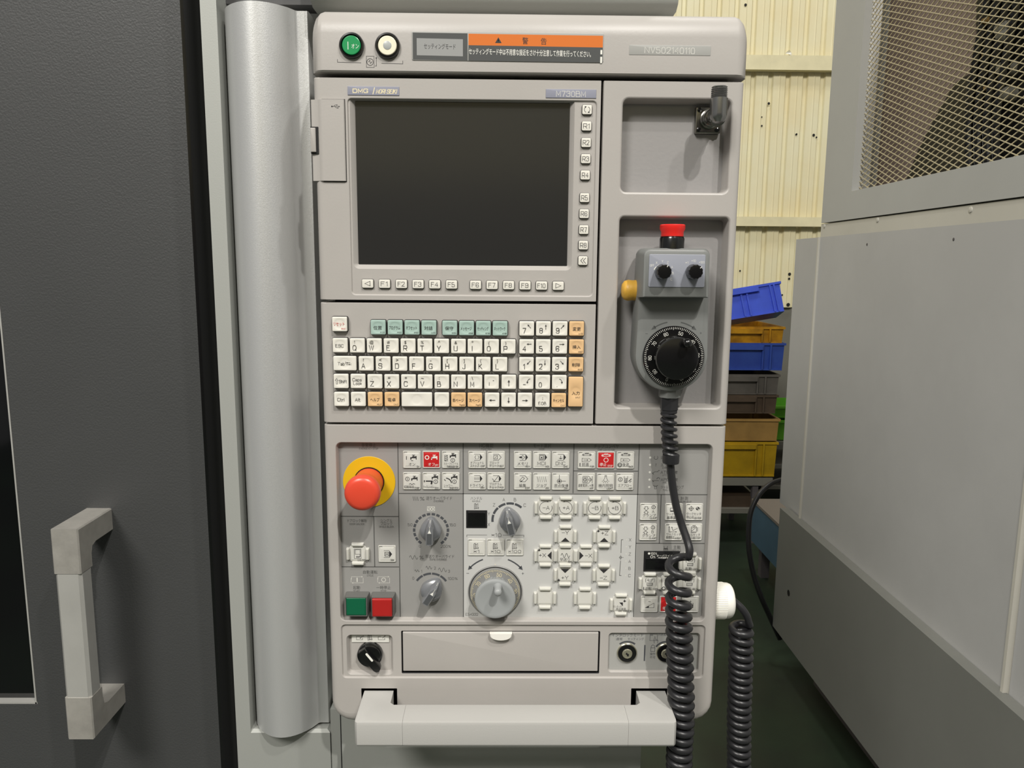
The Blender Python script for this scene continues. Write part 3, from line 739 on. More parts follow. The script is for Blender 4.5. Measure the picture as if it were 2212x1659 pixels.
key(1207.1, 865, OR, [('t', 'キャンセル', -0.5, 0, 7.6, 23.5), ('t', 'CAN', 8.5, 11, 3.2, 8)], lab='orange key')

# --- side panel with the two recesses
rec1 = R4(1341, 226, 1562, 416, 0.018); rec2 = R4(1331, 475, 1552, 871, 0.018)
mb = MB()
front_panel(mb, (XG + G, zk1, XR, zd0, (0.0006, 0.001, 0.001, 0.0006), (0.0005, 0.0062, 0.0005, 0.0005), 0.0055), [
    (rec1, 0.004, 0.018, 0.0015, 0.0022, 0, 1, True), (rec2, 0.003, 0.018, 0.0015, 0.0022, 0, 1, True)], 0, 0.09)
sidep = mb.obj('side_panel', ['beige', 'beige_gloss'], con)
# pipe fitting in the upper recess
x, z = U(1530, 259, 0.012)
k = PXS(1530, 259, 0.012)
mb = MB(); mb.slab(x - 27.5 * k, z - 28 * k, x + 27.5 * k, z + 28 * k, 0.0125, 0.019, 0.0015, 0.0012); fit = mb.obj('pipe_fitting', 'chrome', con, label='metal elbow connector on a square flange')
for sx in (-1, 1):
    for sz in (-1, 1):
        mb = MB(); mb.lathe([(4.6 * k, 0), (4.6 * k, 0.0016), (2 * k, 0.0022)], (x + sx * 20 * k, 0.0126, z + sz * 20.5 * k), n=12); mb.obj('screw', 'black_gloss', fit)
mb = MB(); mb.lathe([(20 * k, 0), (20 * k, 0.006), (18 * k, 0.0065), (18 * k, 0.012), (16.5 * k, 0.0125), (16.5 * k, 0.02)], (x, 0.0126, z), n=32); mb.obj('collar', 'chrome', fit)
YE = -0.022
xe, ze = U(1551, 262, YE); ke = PXS(1551, 262, YE)
mb = MB(); mb.tube([(x, 0.0, z), (x, -0.008, z), (x + 0.0003, -0.016, z + 0.0005), (xe, YE, ze)], 14.5 * k, 20)
mb.lathe([(6 * ke, -22 * ke), (12 * ke, -20 * ke), (17.5 * ke, -12 * ke), (18.5 * ke, -4 * ke), (18.5 * ke, 29 * ke)], (xe, YE, ze + 18 * ke), ax='z', n=28)
mb.obj('elbow', 'gunmetal', fit)
mb = MB(); prof = [(13 * ke, 0)]
for i in range(6): prof += [(17.5 * ke, (1.5 + i * 3.6) * ke), (15.5 * ke, (3.3 + i * 3.6) * ke)]
prof += [(17 * ke, 24 * ke), (14.5 * ke, 25.5 * ke), (12.5 * ke, 25.5 * ke), (12 * ke, 15 * ke)]
mb.lathe(prof, (xe, YE, ze + 46 * ke), ax='z', n=28); mb.obj('threaded_end', 'gunmetal', fit)

# --- operator panel
YM = 0.007
rop = R4(736, 957.5, 1524.5, 1333, YM)
low = R4(740.5, 1350, 1519, 1461, 0.002)
slotL = R4(782, 1488, 856, 1530, 0.03); slotR = R4(1364, 1488, 1439, 1530, 0.03)
def slot(a, b, c_, d):
    x0, _, x1, z1 = R4(a, b, c_, d, 0); return (x0, z1 - 0.042, x1, z1)
mb = MB()
front_panel(mb, (XL + 0.0004, ZB, XR - 0.0004, zo, (0.024, 0.024, 0.001, 0.001), (0.0062, 0.0062, 0.0110, 0.0005), 0.0055), [
    (rop, 0.0045, YM, 0.0012, 0.0010, 0, 1, True), (low, 0.004, 0.002, 0.0006, 0.0008, 0, 0, False),
    (slot(781.5, 1487.5, 857.5, 1527), 0.0003, 0.04, 0, 0.0003, 2, 2, True), (slot(1363.5, 1487.5, 1440, 1527), 0.0003, 0.04, 0, 0.0003, 2, 2, True)], 0, 0.045)
op = mb.obj('operator_panel', ['beige', 'membrane', 'black'], con)
sw = R4(756, 1370, 846, 1447, 0.008); dr = R4(868.5, 1364, 1294, 1453.5, 0.002); kr = R4(1315, 1366.5, 1507, 1447, 0.005)
mb = MB(); n = 5
polys = [P3(rr(*low, 0.004, n), 0.002)]
for rect, r, dep, slope, m_ in ((sw, 0.003, 0.006, 0.0018, 0), (dr, 0.0006, 0.004, 0, 1), (kr, 0.003, 0.003, 0.0006, 2)):
    a0, b0, a1, b1 = rect; lip = 0.0007
    hs = [P3(inset(a0, b0, a1, b1, r, -(slope + lip), n), 0.002), P3(inset(a0, b0, a1, b1, r, -slope, n), 0.002 + lip), P3(rr(a0, b0, a1, b1, r, n), 0.002 + dep)]
    mb.loft(hs, 1 if m_ == 1 else 0, c0=False, c1=False); mb.tess([hs[-1]], m_); polys.append(hs[0])
mb.tess(polys, 0)
mb.obj('lower_trim', ['beige', 'black', 'plate_grey'], con)
# drawer flap
x0, z0, x1, z1 = R4(870.5, 1366, 1292, 1449.5, 0.001)
mb = MB(); mb.slab(x0, z0, x1, z1, 0.0006, 0.0058, 0.0006, 0.0008); flap = mb.obj('drawer_flap', 'beige', con)
x, z = U(1082, 1367, -0.002); k = PXS(1082, 1367)
pts = [(x - 24 * k, z), (x - 23 * k, z - 5 * k)] + [(x + 23 * k * math.sin(math.radians(a)), z - 5 * k - 10.5 * k * math.cos(math.radians(a))) for a in range(-80, 81, 16)] + [(x + 23 * k, z - 5 * k), (x + 24 * k, z)]
mb = MB(); mb.loft([P3(pts, 0.001), P3(pts, -0.0045), P3([(x + (p[0] - x) * 0.94, z + (p[1] - z) * 0.92) for p in pts], -0.0052)]); mb.obj('flap_tab', 'white_plastic', flap)
# membrane print: light field, dividing lines
def pl_line(pts, w=2.0):
    P = [U(a, b, YM) for a, b in pts]; k = PXS(1100, 1150, YM) * w / 2
    (xa, za), (xb, zb) = P
    y = YM - 0.00009
    if abs(xa - xb) < abs(za - zb): xm = (xa + xb) / 2; q_ = [(xm - k, y, za), (xm + k, y, za), (xm + k, y, zb), (xm - k, y, zb)]
    else: zm = (za + zb) / 2; q_ = [(xa, y, zm - k), (xb, y, zm - k), (xb, y, zm + k), (xa, y, zm + k)]
    lines.f.append(tuple(lines.loop(q_))); lines.m.append(0)
x0, z0, x1, z1 = R4(1001, 1066, 1374.5, 1334.5, YM)
mb = MB(); mb.f.append(tuple(mb.loop([(x0, YM - 0.00005, rop[1]), (x1, YM - 0.00005, rop[1]), (x1, YM - 0.00005, z1), (x0, YM - 0.00005, z1)]))); mb.m.append(0); mb.obj('light_field', 'membrane_light', op, smooth=0)
lines = MB()
for a, b in (((861, 957), (863.2, 1333)), ((1001, 957), (1000.6, 1333)), ((1100.7, 957), (1099.8, 1065)), ((1240, 957), (1237.7, 1065.5)), ((1380, 958), (1369.6, 1333)), ((862, 1065.2), (1528, 1069.2)), ((736, 1115.3), (861, 1115.7)), ((808, 1115.5), (809, 1224.3)), ((737, 1224.3), (862, 1224.5)), ((1239, 1016.8), (1378, 1018)), ((1428, 1068.5), (1424.6, 1173.6)), ((1374, 1173.3), (1522, 1174.3))):
    pl_line((a, b))
lines.obj('dividing_lines', 'ink_grey', op, smooth=0)
def P(px, py, items, m='ink_grey', name='printed_legend', lift=0.00012):
    ik = Ink(px, py, YM, lift=lift); draw(ik, items); ik.obj(name, m, op)
def head(px, py, t, w, e, ew, h=8.5):
    P(px, py, [('t', t, 0, -3.5, h, w), ('t', e, 0, 4.2, 3.8, ew)])
head(796.5, 965, '非常停止', 31, 'EMERGENCY STOP', 41); head(931, 965, 'クーラント', 38, 'COOLANT', 21); head(1051, 966, 'NC機能', 30, 'FUNCTION', 22)
head(1171, 966, 'モード選択', 38, 'MODE', 13); head(1309.8, 967.5, 'チップコンベヤ', 54, 'CHIP CONVEYOR', 36); head(1447, 969, '状態表示', 36, 'STATUS', 20)
head(771.5, 1128, 'ドアロック解除', 41, 'DOOR UNLOCK', 32, 7); 
P(835, 1131, [('t', 'シングル', 0, -7, 7, 25), ('t', 'ブロック', 0, 0, 7, 25), ('t', 'SINGLE BLOCK', 0, 7, 3.6, 32)])
head(800, 1239, '自動運転', 31, 'CYCLE', 14, 7.5)
head(770.5, 1272.5, '起動', 15, 'START', 14, 7.5); head(828.5, 1272.5, '一時停止', 31, 'STOP', 12, 7.5)
for cx_, o_ in ((771.5, 'I'), (828.7, 'O')):
    it = [('l', [(-12, -1), (-12, -7), (10, -7)], 0.9), ('p', [(9, -9), (13, -7), (9, -5)]), ('l', [(13, -5), (13, 7), (-9, 7)], 0.9), ('p', [(-8, 5), (-12, 7), (-8, 9)]), ('l', [(-13, 6), (-13, -4)], 0.9)]
    it += [('r', -1.3, -5, 1.3, 5)] if o_ == 'I' else [('c', 0, 0, 4.4, 1.5)]
    P(cx_, 1252.5, it, 'ink_pale')
def sine(x0, n, w, h, sw=0.9): 
    pts = [(x0 + w * n * i / (8 * n), -h * math.sin(2 * math.pi * i / 8)) for i in range(8 * n + 1)]; return ('l', pts, sw)
def zig(x0, n, w, h, sw=0.9):
    pts = []
    for i in range(n): pts += [(x0 + w * i, -h), (x0 + w * (i + 0.5), h)]
    return ('l', pts, sw)
P(904, 1077, [zig(-12, 4, 3.3, 4.6, 1.0), ('t', '%', 8, 0, 8.5, 10)]); P(948.5, 1077, [('t', '送りオーバライド', 0, -1, 7.8, 56), ('t', 'OVERRIDE', -0.5, 5.8, 3.8, 22)])
P(900.5, 1204, [sine(-16, 2, 9, 4.3, 0.9), ('t', '%', 10, 0, 8.5, 9.5)]); P(950, 1203, [('t', '早送りオーバライド', 0, -1, 7.6, 62), ('t', 'RAPID OVERRIDE', -3, 6, 3.8, 37)])
# feed override ring
it = []
for i in range(18):
    a0 = -146 + i * (292 / 18.0); it.append(('A', 0, 0, 36.5, a0 + 2.2, a0 + 292 / 18.0 - 2.2, 5.2, 0, 3))
P(931.2, 1145.5, it, 'ink_blue')
P(931, 1145, [('t', '50', -44.5, -12, 5.8, 10), ('t', '150', 47, -12, 5.8, 14), ('t', '0', -24, 36.3, 5.8), ('t', '200%', 32, 36.5, 5.8, 22)])
P(931, 1099, [('r', -8.4, -5, 8.4, 5)], 'ink_pale', lift=0.0001); P(931, 1099, [('t', '100', 0, 0, 6.4, 15)], lift=0.00018)
it = [('A', 0, 0, 38, -57 + i * 28.8 + 1.5, -57 + (i + 1) * 28.8 - 1.5, 4.6, 0, 4) for i in range(4)]
P(932, 1275, it, 'ink_blue')
P(932, 1249, [('t', '0', -39, 0, 5.8), ('t', '100%', 46, 0.5, 5.8, 21), ('t', '1', -21, -16, 5.6), ('t', '2', 8, -23, 5.6), ('t', '3', 38.5, -16, 5.6)])
P(901, 1233, [sine(-5, 2, 5, 2.4, 0.8)]); P(928, 1226, [sine(-8, 2, 6.5, 3.4, 0.8)]); P(957, 1231, [sine(-10, 2, 9, 4.6, 0.8)])
# axis selector
it = [('A', 0, 0, 37.5, -98 + i * 28.2 + 1.6, -98 + (i + 1) * 28.2 - 1.6, 5.0, 0, 4) for i in range(5)]
P(1101.3, 1123.5, it, 'ink_blue')
P(1101.3, 1123.5, [('t', 'X', -45, 10, 6.5), ('t', 'Y', -45, -14, 6.5), ('t', 'Z', -34, -34, 6.5), ('t', 'A', -13, -46, 6.5), ('t', 'B', 11, -46, 6.5), ('t', 'C', 32, -33.5, 6.5)])
P(1029, 1084, [('t', 'ハンドル', 0, -8, 7, 25), ('t', 'HANDLE', 0, -1.5, 3.6, 17.5)])
def scroll(ox, oy, s=1.0):
    q = lambda *l: [(ox + a * s, oy + b * s) for a, b in l]
    return [('l', q((-4.5, -5.5), (-2, -6.5), (-2, 5.5), (-4.5, 6.5)), 0.9, 0, True), ('l', q((-2, -6.5), (0.2, -3.5), (0.2, 5.5), (-2, 5.5)), 0.9, 0, True), ('l', q((0.2, -4), (3.6, -6), (3.6, 3), (5.4, 3.4), (4.2, 6), (2, 4.2), (0.2, 5.5)), 0.9)]
P(1029, 1093, scroll(0, 0.5, 0.95))
P(1072, 1155.8, [('t', '×10', 0.5, 0, 7.4, 22.5), ('l', [(-63.5, 4.5), (-63.5, 0), (-20, 0)], 0.9), ('l', [(14, 0), (59.5, 0), (59.5, 4.5)], 0.9)])
P(1070, 1240, carrow(0, 37, 75, -21, -52, 3.0, 5.0, 7) + carrow(0, 37, 75, 21, 52, 3.0, 5.0, 7) + [('t', '−', -59.5, -1.5, 9), ('t', '+', 59.5, -1.5, 8)], 'ink_blue')
P(1019.5, 1327, [('t', 'E54332', 0, 0, 5.4, 27)])
P(1344, 1207, [('l', [(1, -43), (-3, -43), (-3, -13)], 1.2), ('l', [(-3.5, 4.5), (-4.5, 38), (-0.5, 38)], 1.2), ('c', -3.5, -3, 2.4, 0.9), ('l', [(-7, -3), (3, -3)], 0.7), ('l', [(-3.5, -9), (-3.5, 3)], 0.7)])
for i, t in enumerate('XYZABC'):
    P(1361.5 - i * 0.35, 1166 + i * 15.45, [('t', t, 0, 0, 6.3)]); P(1353.3 - i * 0.35, 1165.5 + i * 15.45, [('d', 0, 0, 1.6)], 'ink_pale')
head(1478, 1080, '計測', 16, 'MEASUREMENT', 32); head(1462, 1185.5, '主軸', 15, 'SPINDLE', 20)
P(1438, 1183.5, [('l', [(-4, -4), (-3, 1), (3, 1), (4, -4)], 1.0), ('r', -5, 1, 5, 2.4), ('s', -4.5, 3, 4.5, 8, 0.8), ('l', [(-3, 8), (0, 3)], 0.7), ('l', [(0, 8), (3, 3)], 0.7)])
for i, (y_, t, e) in enumerate(((988.5, '運転準備', 'READY'), (1004.1, 'エラー', 'ERROR'), (1020, 'ATC異常', 'ATC'), (1036, 'APC異常', 'APC'), (1052, 'ツールアンクランプ', 'TOOL UNCLAMP'))):
    P(1404.7 - i * 0.6, y_, [('d', 0, 0, 2.4)], 'ink_pale', 'status_lamp')
    w_ = (37, 22, 36, 36, 49)[i]
    P(1427 + i * 0.2, y_, [('t', t, 0, 0, 7, w_, 0, 0, 'l'), ('t', e, 4, 6.5, 3.4, None, 0, 0, 'l')])
P(1417, 988.5, [('A', 0, 0, 4, 40, 320, 0.9)]); P(1417, 1004, [('t', '?', 0, 0, 7)])
P(1414, 1020, [('l', [(-5, 3), (0, -1), (7, -1), (8, -4), (11, -4)], 0.9), ('l', [(-5, 1), (-2, 5)], 1.2)]); P(1414, 1036, [('l', [(-5, 3), (0, 2), (9, 2)], 0.9), ('A', 8, -1, 3.4, -90, 90, 1.2), ('l', [(-5, 1), (-2, 5)], 1.2)])
P(1416, 1052, [('l', [(-5, -4), (-2, -2), (2, -2), (5, -4)], 1.0), ('l', [(-2, -2), (-2, 4), (2, 4), (2, -2)], 0.9)])
# lit panels / displays
for (r4, nm) in (((1007, 1102.5, 1052.3, 1140.5), 'axis_display'), ((1390.5, 1190.5, 1468, 1234.5), 'spindle_display')):
    x0, z0, x1, z1 = R4(*r4, YM - 0.0005)
    mb = MB(); mb.slab(x0, z0, x1, z1, YM - 0.0006, YM + 0.001, 0.0002, 0.0002); o = mb.obj(nm, 'black', con, label='small black display')
    mb = MB(); b_ = 0.0019; mb.slab(x0 + b_, z0 + b_, x1 - b_, z1 - b_ * 1.2 - (0.006 if nm[0] == 's' else 0), YM - 0.0011, YM, 0.0002, 0.0003); mb.obj('display_window', 'black_gloss', o)
    if nm[0] == 's':
        ik = Ink(1429, 1212, YM - 0.0006); draw(ik, [('d', -27.5, -17, 2.5), ('t', '100%', -17, -17, 5, 13.5), ('c', -21.5, -9.6, 2.8, 0.9), ('t', '%', -15.5, -9.5, 5), ('t', 'オーバライド', 6, -12, 5, 34), ('t', 'OVERRIDE', 4, -6.5, 4, 22, 0, 0, 'c', 0.02)]); ik.obj('lettering', 'ink_white', o)

# --- membrane keys
MS = PXS(1150, 1060, YM)
def sq_key(name, w, h, col):
    mb = MB()
    def L(d, y, r=0.0012): return P3(inset(-w / 2, -h / 2, w / 2, h / 2, r, d, 4), y)
    mb.loft([L(0, 0), L(0.0001, -0.0010), L(0.0005, -0.0014), L(0.0010, -0.0014), L(0.0013, -0.0011), L(0.0016, -0.0011), L(0.0022, -0.0014), L(0.0034, -0.0016)], 0, mis=[0, 0, 0, 0, 1, 1, 1, 1])
    return mb.mesh(name, ['clear_plastic', col], 25)
SQ = {c: sq_key('push_key', 38.3 * MS, 38 * MS, c) for c in ('key_cap', 'red_cap')}
def tap(ox, oy, mi=0, s=1.0):
    R = lambda a, b, c, d: ('r', ox + a * s, oy + b * s, ox + c * s, oy + d * s, mi)
    return [R(-3, -6, 3.8, -4.6), R(-0.6, -4.6, 1.4, -2.2), R(-3, -2.6, 5.2, 1.6), R(-6.6, -0.6, -3, 2), R(-6.6, 0, -4.4, 5), R(5.2, -3.4, 7, 4.6)]
def onoff(ox, oy, r=4.2, mi=0): return [('c', ox, oy, r, 1.1, mi), ('r', ox - 0.5, oy - r * 0.6, ox + 0.5, oy + r * 0.6, mi)]
def tag_arrow(fill=True, oy=-6):
    it = [('l', [(-6.5, oy - 6.8), (6, oy - 6.8)], 0.9), ('l', [(-6.5, oy + 6.8), (6, oy + 6.8)], 0.9)]
    if fill: it += [('p', [(6, oy - 7.2), (6, oy + 7.2), (11.5, oy)])]
    else: it += [('l', [(5, oy - 6.8), (11, oy), (5, oy + 6.8)], 0.9)]
    return it
def conv(oy=-12, mi=0): return [('l', [(-8.5, oy - 1.8), (8.5, oy - 1.8), (10, oy), (8.5, oy + 1.8), (-8.5, oy + 1.8), (-10, oy)], 0.9, mi, True), ('c', -7, oy, 1, 0.7, mi), ('c', 7, oy, 1, 0.7, mi), ('l', [(-4.5, oy - 4), (-2.5, oy - 2.8), (-1, oy - 4.2), (1, oy - 2.8), (2.5, oy - 4.2), (4.5, oy - 3)], 0.9, mi)]
def pent(oy, mi=0): return [('l', [(-10, oy - 3.8), (5, oy - 3.8), (10, oy), (5, oy + 3.8), (-10, oy + 3.8)], 0.8, mi, True)]
def JP(t, y, h, w, x=0): return ('t', t, x, y, h, w)
def EN(t, w=None, x=16.5, y=15.3, h=3.9): return ('t', t, x, y, h, w, 0, 0, 'r')
def spin(ox=0, oy=-9): return [('l', [(ox - 4, oy - 4), (ox - 3.5, oy + 2), (ox + 4, oy + 2), (ox + 4.5, oy - 4)], 0.8), ('A', ox, oy, 9.5, 60, 120, 0.8), ('A', ox, oy, 9.5, -120, -60, 0.8), ('s', ox - 6, oy + 6, ox + 6, oy + 12, 0.8)] + [('l', [(ox + a, oy + 12), (ox + a + 2.5, oy + 6)], 0.7) for a in (-5, -2, 1, 3.5)] + [('l', [(ox + 8, oy - 2), (ox - 7, oy)], 0.7)]
def hatch(x0, y0, x1, y1, n): return [('l', [(x0, y0 + (y1 - y0) * (i + 0.9) / n), (x1, y0 + (y1 - y0) * i / n)], 1.2) for i in range(n)]
keys_m = [
 (889.5, 993.1, 0, [('r', -12.2, -8, -10.7, 0)] + tap(3.5, -5) + [JP('オン', 10, 7, 14, 0.5), EN('ON', 5.5), ('r', -1.5, 1.5, 3, 2.8)]),
 (931.8, 993.1, 1, [('c', -9.3, -5, 4, 1.8)] + tap(6, -5) + [JP('オフ', 10, 7, 14, 0), EN('OFF', 8, 15.5, 12.2)]),
 (973.6, 993.1, 0, [('s', -13, -10, -7, 3, 0.8)] + hatch(-13, -9, -7, 3, 3) + tap(4.5, -9) + onoff(4.5, 1.2) + [JP('スルースピンドル', 8.6, 5, 31, 0.5), EN('THROUGH SP', 25)]),
 (889.5, 1039.5, 0, onoff(-9.3, -5) + tap(5.5, -6) + [('l', [(-6, 7), (-3, 5), (0, 8), (4, 5), (7, 7)], 1.1), JP('切粉除去', 12.5, 6.2, 22, -6), EN('CHIP', 10)]),
 (931.8, 1039.5, 0, tap(7.5, -9) + onoff(9.3, 1) + [('r', -12, -1.5, 3, 1.2), ('p', [(-1, 1), (3, 1), (1.5, 7.5), (-1.8, 6.5)]), ('r', -16, -2.2, -14, 2), JP('クーラントガン', 12.5, 6, 24, -6), EN('GUN', 9)]),
 (973.6, 1039.5, 0, tap(7.5, -9) + onoff(8, 1) + [('A', -11, 6, 13, 5, 80, 2.2), ('l', [(-14, -4), (-11, -1)], 1.6), JP('シャワー', 9.8, 6, 19, -5.5), EN('SHOWER', 19)]),
 (1030.7, 993.4, 0, tag_arrow(True, -6) + [('A', -0.5, -6, 4, 20, 160, 0.9), ('A', -0.5, -6, 4, 200, 340, 0.9), JP('オプショナル', 6.5, 6, 29, 0), JP('ストップ', 12.8, 6, 19, -5.5), EN('OSP', 9, 17, 13.5)]),
 (1071.6, 993.4, 0, tag_arrow(False, -6) + [('s', -5, -10, 3, -2, 0.9), ('l', [(-2.5, -4), (1, -8)], 0.9), JP('ブロック', 6.5, 6, 21, -4), JP('デリート', 12.8, 6, 21, -4), EN('BDT', 9, 17, 13.5)]),
 (1030.7, 1039.7, 0, tag_arrow(True, -6) + [zig(-6, 4, 2.8, 3.2, 0.8)][:0] + [('l', [(-6 + 1.4 * i, -6 + (3 if i % 2 else -3)) for i in range(9)], 0.9), JP('ドライラン', 9, 6.6, 29, 0), EN('DRN', 9, 16.5, 14)]),
 (1071.6, 1039.7, 0, tag_arrow(True, -6) + [('l', [(-8, -6), (-4, 0), (5, -12)], 1.0), JP('プログラム', 6.2, 6, 27, -1), JP('チェック', 12.8, 6, 21, -4), EN('PCK', 9, 17, 13.5)]),
 (1129, 993.7, 0, tag_arrow(True, -6) + [('l', [(-4, -6), (0, -10.5), (4.6, -6), (0, -1.5)], 0.9, 0, True), ('p', [(-8.5, -6), (-4, -8.6), (-4, -3.4)]), ('r', -4, -7, -0.5, -5), JP('メモリ', 8, 7.2, 22), EN('MEM', 10, 16, 14)]),
 (1170.4, 993.7, 0, tag_arrow(True, -6) + [('s', -5.5, -11, 4, -1.4, 0.8), ('s', -4, -9.8, 2.6, -2.6, 0.7), ('r', -2, -7, 1, -4), ('t', 'MDI', 0, 7.5, 6.8, 18), EN('MDI', 8, 16, 14.5)]),
 (1211.2, 993.7, 0, tag_arrow(True, -6) + [('l', [(0, -9.5), (0, -4)], 0.9), ('A', 0, -6.4, 3.8, 110, 250, 0.9), ('p', [(-1.6, -4.5), (1.6, -4.5), (0, -1.6)]), ('t', 'DNC', 0, 7.5, 6.8, 20.5), EN('DNC', 9, 16, 14.5)]),
 (1129, 1040, 0, tag_arrow(False, -6) + [('l', [(-6.5, -2), (0, -10), (4, -7), (-2.5, 0)], 0.9, 0, True), ('l', [(-4.5, 1), (-1.5, -2)], 1.2), JP('編集', 9, 7.2, 15), EN('EDIT', 10, 16, 14.5)]),
 (1170.4, 1040.2, 0, [('l', [(-10 + 2.2 * i, -5 + (6 if i % 2 else -6)) for i in range(10)], 0.9), JP('ジョグ', 8.6, 7, 22, 0), EN('JOG', 8, 16, 14.5)]),
 (1211.2, 1040.4, 0, [('c', -3, -1, 4.6, 0.9), ('l', [(-3, -15), (-3, 4)], 0.9), ('l', [(-8, -1), (11, -1)], 0.9), ('d', -3, -1, 2), JP('原点復帰', 9, 6.8, 30, 1), EN('ZRN', 9, 16.5, 15)]),
 (1267.3, 994.2, 0, conv() + pent(-0.6) + [('a', -7, -0.6, 4, -0.6, 0.9, 3.4), ('r', -15, 6, -13.4, 13.5), JP('前進', 9.5, 7.4, 15, -2.5), EN('FOR', 8.5, 16.5, 13.8)]),
 (1309.1, 994.2, 1, conv(-10.5) + [('c', 0, -0.5, 4.6, 1.2), JP('停止', 9.5, 7.4, 15, -6), EN('STOP', 11, 15, 12.5)]),
 (1351.2, 994.4, 0, conv() + pent(-0.6) + [('a', 5, -0.6, -7, -0.6, 0.9, 3.4), ('c', -12, 10, 4, 1.4), ('r', -15, 9.4, -9, 10.8), JP('後退', 9.5, 7.4, 14, 0.5), EN('BACK', 9.5, 17.5, 14)]),
 (1266.2, 1041, 0, [('l', [(-8, -13), (5, -13), (12, -5), (5, 3), (-8, 3)], 0.8), ('l', [(13, -13), (13, 3)], 0.8), ('s', -7.5, -10.5, 2.5, 0.5, 0.9), ('c', -2.5, -5, 3.4, 1.1), ('l', [(-4, -5), (-2, -7), (-2.5, -3), (-0.5, -5)], 0.9), ('c', 7.4, -5, 2.3, 0.9), JP('自動電源しゃ断', 7.8, 6.4, 32, 0), EN('APF', 8.5, 16.5, 14.2)]),
 (1308.1, 1041, 0, [('l', [(-1.6, -14.5), (1.6, -14.5), (1.8, -9), (4.4, -4), (2.5, -1), (-2.5, -1), (-4.4, -4), (-1.8, -9)], 0.8, 0, True), ('l', [(-1.6, -12), (1.6, -12)], 0.7), ('l', [(0, 0.5), (0, 3)], 0.8), ('l', [(-3.5, 0), (-5, 2.5)], 0.8), ('l', [(3.5, 0), (5, 2.5)], 0.8), ('l', [(-5.5, -2), (-8, -1)], 0.8), ('l', [(5.5, -2), (8, -1)], 0.8), JP('機内照明', 8.2, 7, 30, 0), EN('LIGHT', 13, 16.5, 14.5)]),
 (1349.8, 1041, 0, onoff(-10, -5.5) + [('l', [(-1.8, -13), (-1.8, -8)], 0.8), ('l', [(5.8, -13), (5.8, -8)], 0.8), ('s', -1, -8, 5, 1.5, 0.8)] + hatch(-1, -6.5, 5, 2, 3) + [('l', [(8, -1), (14, -7)], 1.6), ('l', [(10, 1), (14, -2)], 1.2), JP('エアブロー', 8, 6.4, 29, 0), EN('AIR', 7.5, 16.5, 14.3)]),
 (1401.4, 1106, 0, None), (1400, 1149.8, 0, None),
 (1455.8, 1106.3, 0, [('s', -8, -9, 0, -3, 0.9), ('r', -8, -3, 5, -1), JP('ワークセッタ', 4.5, 5.4, 31, 0), JP('基準面', 12, 6, 20, -5), EN('FACE', 9)]),
 (1499.9, 1106.3, 0, [('c', -7, -8, 4, 0.9), ('l', [(-13, -8), (-1, -8)], 0.9), ('l', [(-7, -14), (-7, -2)], 0.9), ('c', 7, -8, 3.4, 0.9), ('p', [(7, -8), (7, -11.4), (10, -10), (10.4, -8)]), ('p', [(7, -8), (3.6, -8), (4.4, -5.6), (7, -4.6)]), ('l', [(2, -8), (12.5, -8)], 0.8), JP('ワークセッタ', 3.8, 5.6, 31, -1), JP('中心点', 10.8, 5.8, 15, -8.5), EN('CENTER', 15, 15.5, 13)]),
 (1455.3, 1149.8, 0, [('a', -10, -1, -10, -14, 0.9, 3), ('a', -10, -1, 7, -1, 0.9, 3), ('a', -2, -4, -5, -13, 0.9, 3), ('l', [(-2, -4), (8, -9)], 0.9), JP('ワークセッタ', 4.5, 5.4, 31, 0), JP('座標修正', 11, 5.6, 18, -7), EN('ANGLE', 13, 16, 13)]),
 (1498.1, 1149.8, 0, [('s', -5, -12.5, 6, -1, 0.9), ('r', -3, -15.5, 4, -14.5), ('l', [(-4, -3), (5, -11)], 0.9), ('l', [(-4, -9), (3, -12)], 0.9), ('l', [(8.5, -11), (8.5, -2)], 1.0), ('l', [(-6, 1), (6, 1)], 1.0), JP('ツールセッタ', 5.5, 5.6, 30, -1), EN('T-SETTER', 20, 15.5, 12)]),
 (836, 1196.8, 0, [('l', [(-7, -7.5), (5, -7.5)], 0.9), ('l', [(-7, 8), (5, 8)], 0.9), ('p', [(5, -8), (5, 8.5), (11, 0)]), ('s', -4.5, -4, 4, 4.5, 1.2), ('r', -2.8, -0.8, 2.6, 0.9), EN('SBK', 8.5, 16, 13.5)]),
 (1029.3, 1182.7, 0, scroll(-1, -3, 1.0) + [('t', '×1', 0, 9, 6.3, 13.5)]), (1070.8, 1182.7, 0, scroll(-1, -3, 1.0) + [('t', '×10', 0, 9, 6.3, 21.5)]), (1112, 1182.7, 0, scroll(-1, -3, 1.0) + [('t', '×100', 0, 9, 6.3, 28.5)]),
 (1402.8, 1305.6, 0, [('t', '−', 0, -6.5, 8), ('l', [(-9, 7.5), (10, 7.5), (10, -3)], 0.8, 0, True), ('p', [(-9, 7.5), (-1, 7.5), (-1, 3)])]),
 (1444, 1305.6, 1, [('c', 0, -5, 5, 1.2), JP('停止', 9, 7, 15, -5)]),
 (1491.2, 1305.6, 0, [('t', '+', 0, -6.5, 8), ('l', [(-9, 7.5), (6, 7.5), (6, -3)], 0.8, 0, True), ('r', 1, 0, 6, 7.5)]),
]
Y_K = YM - 0.0016
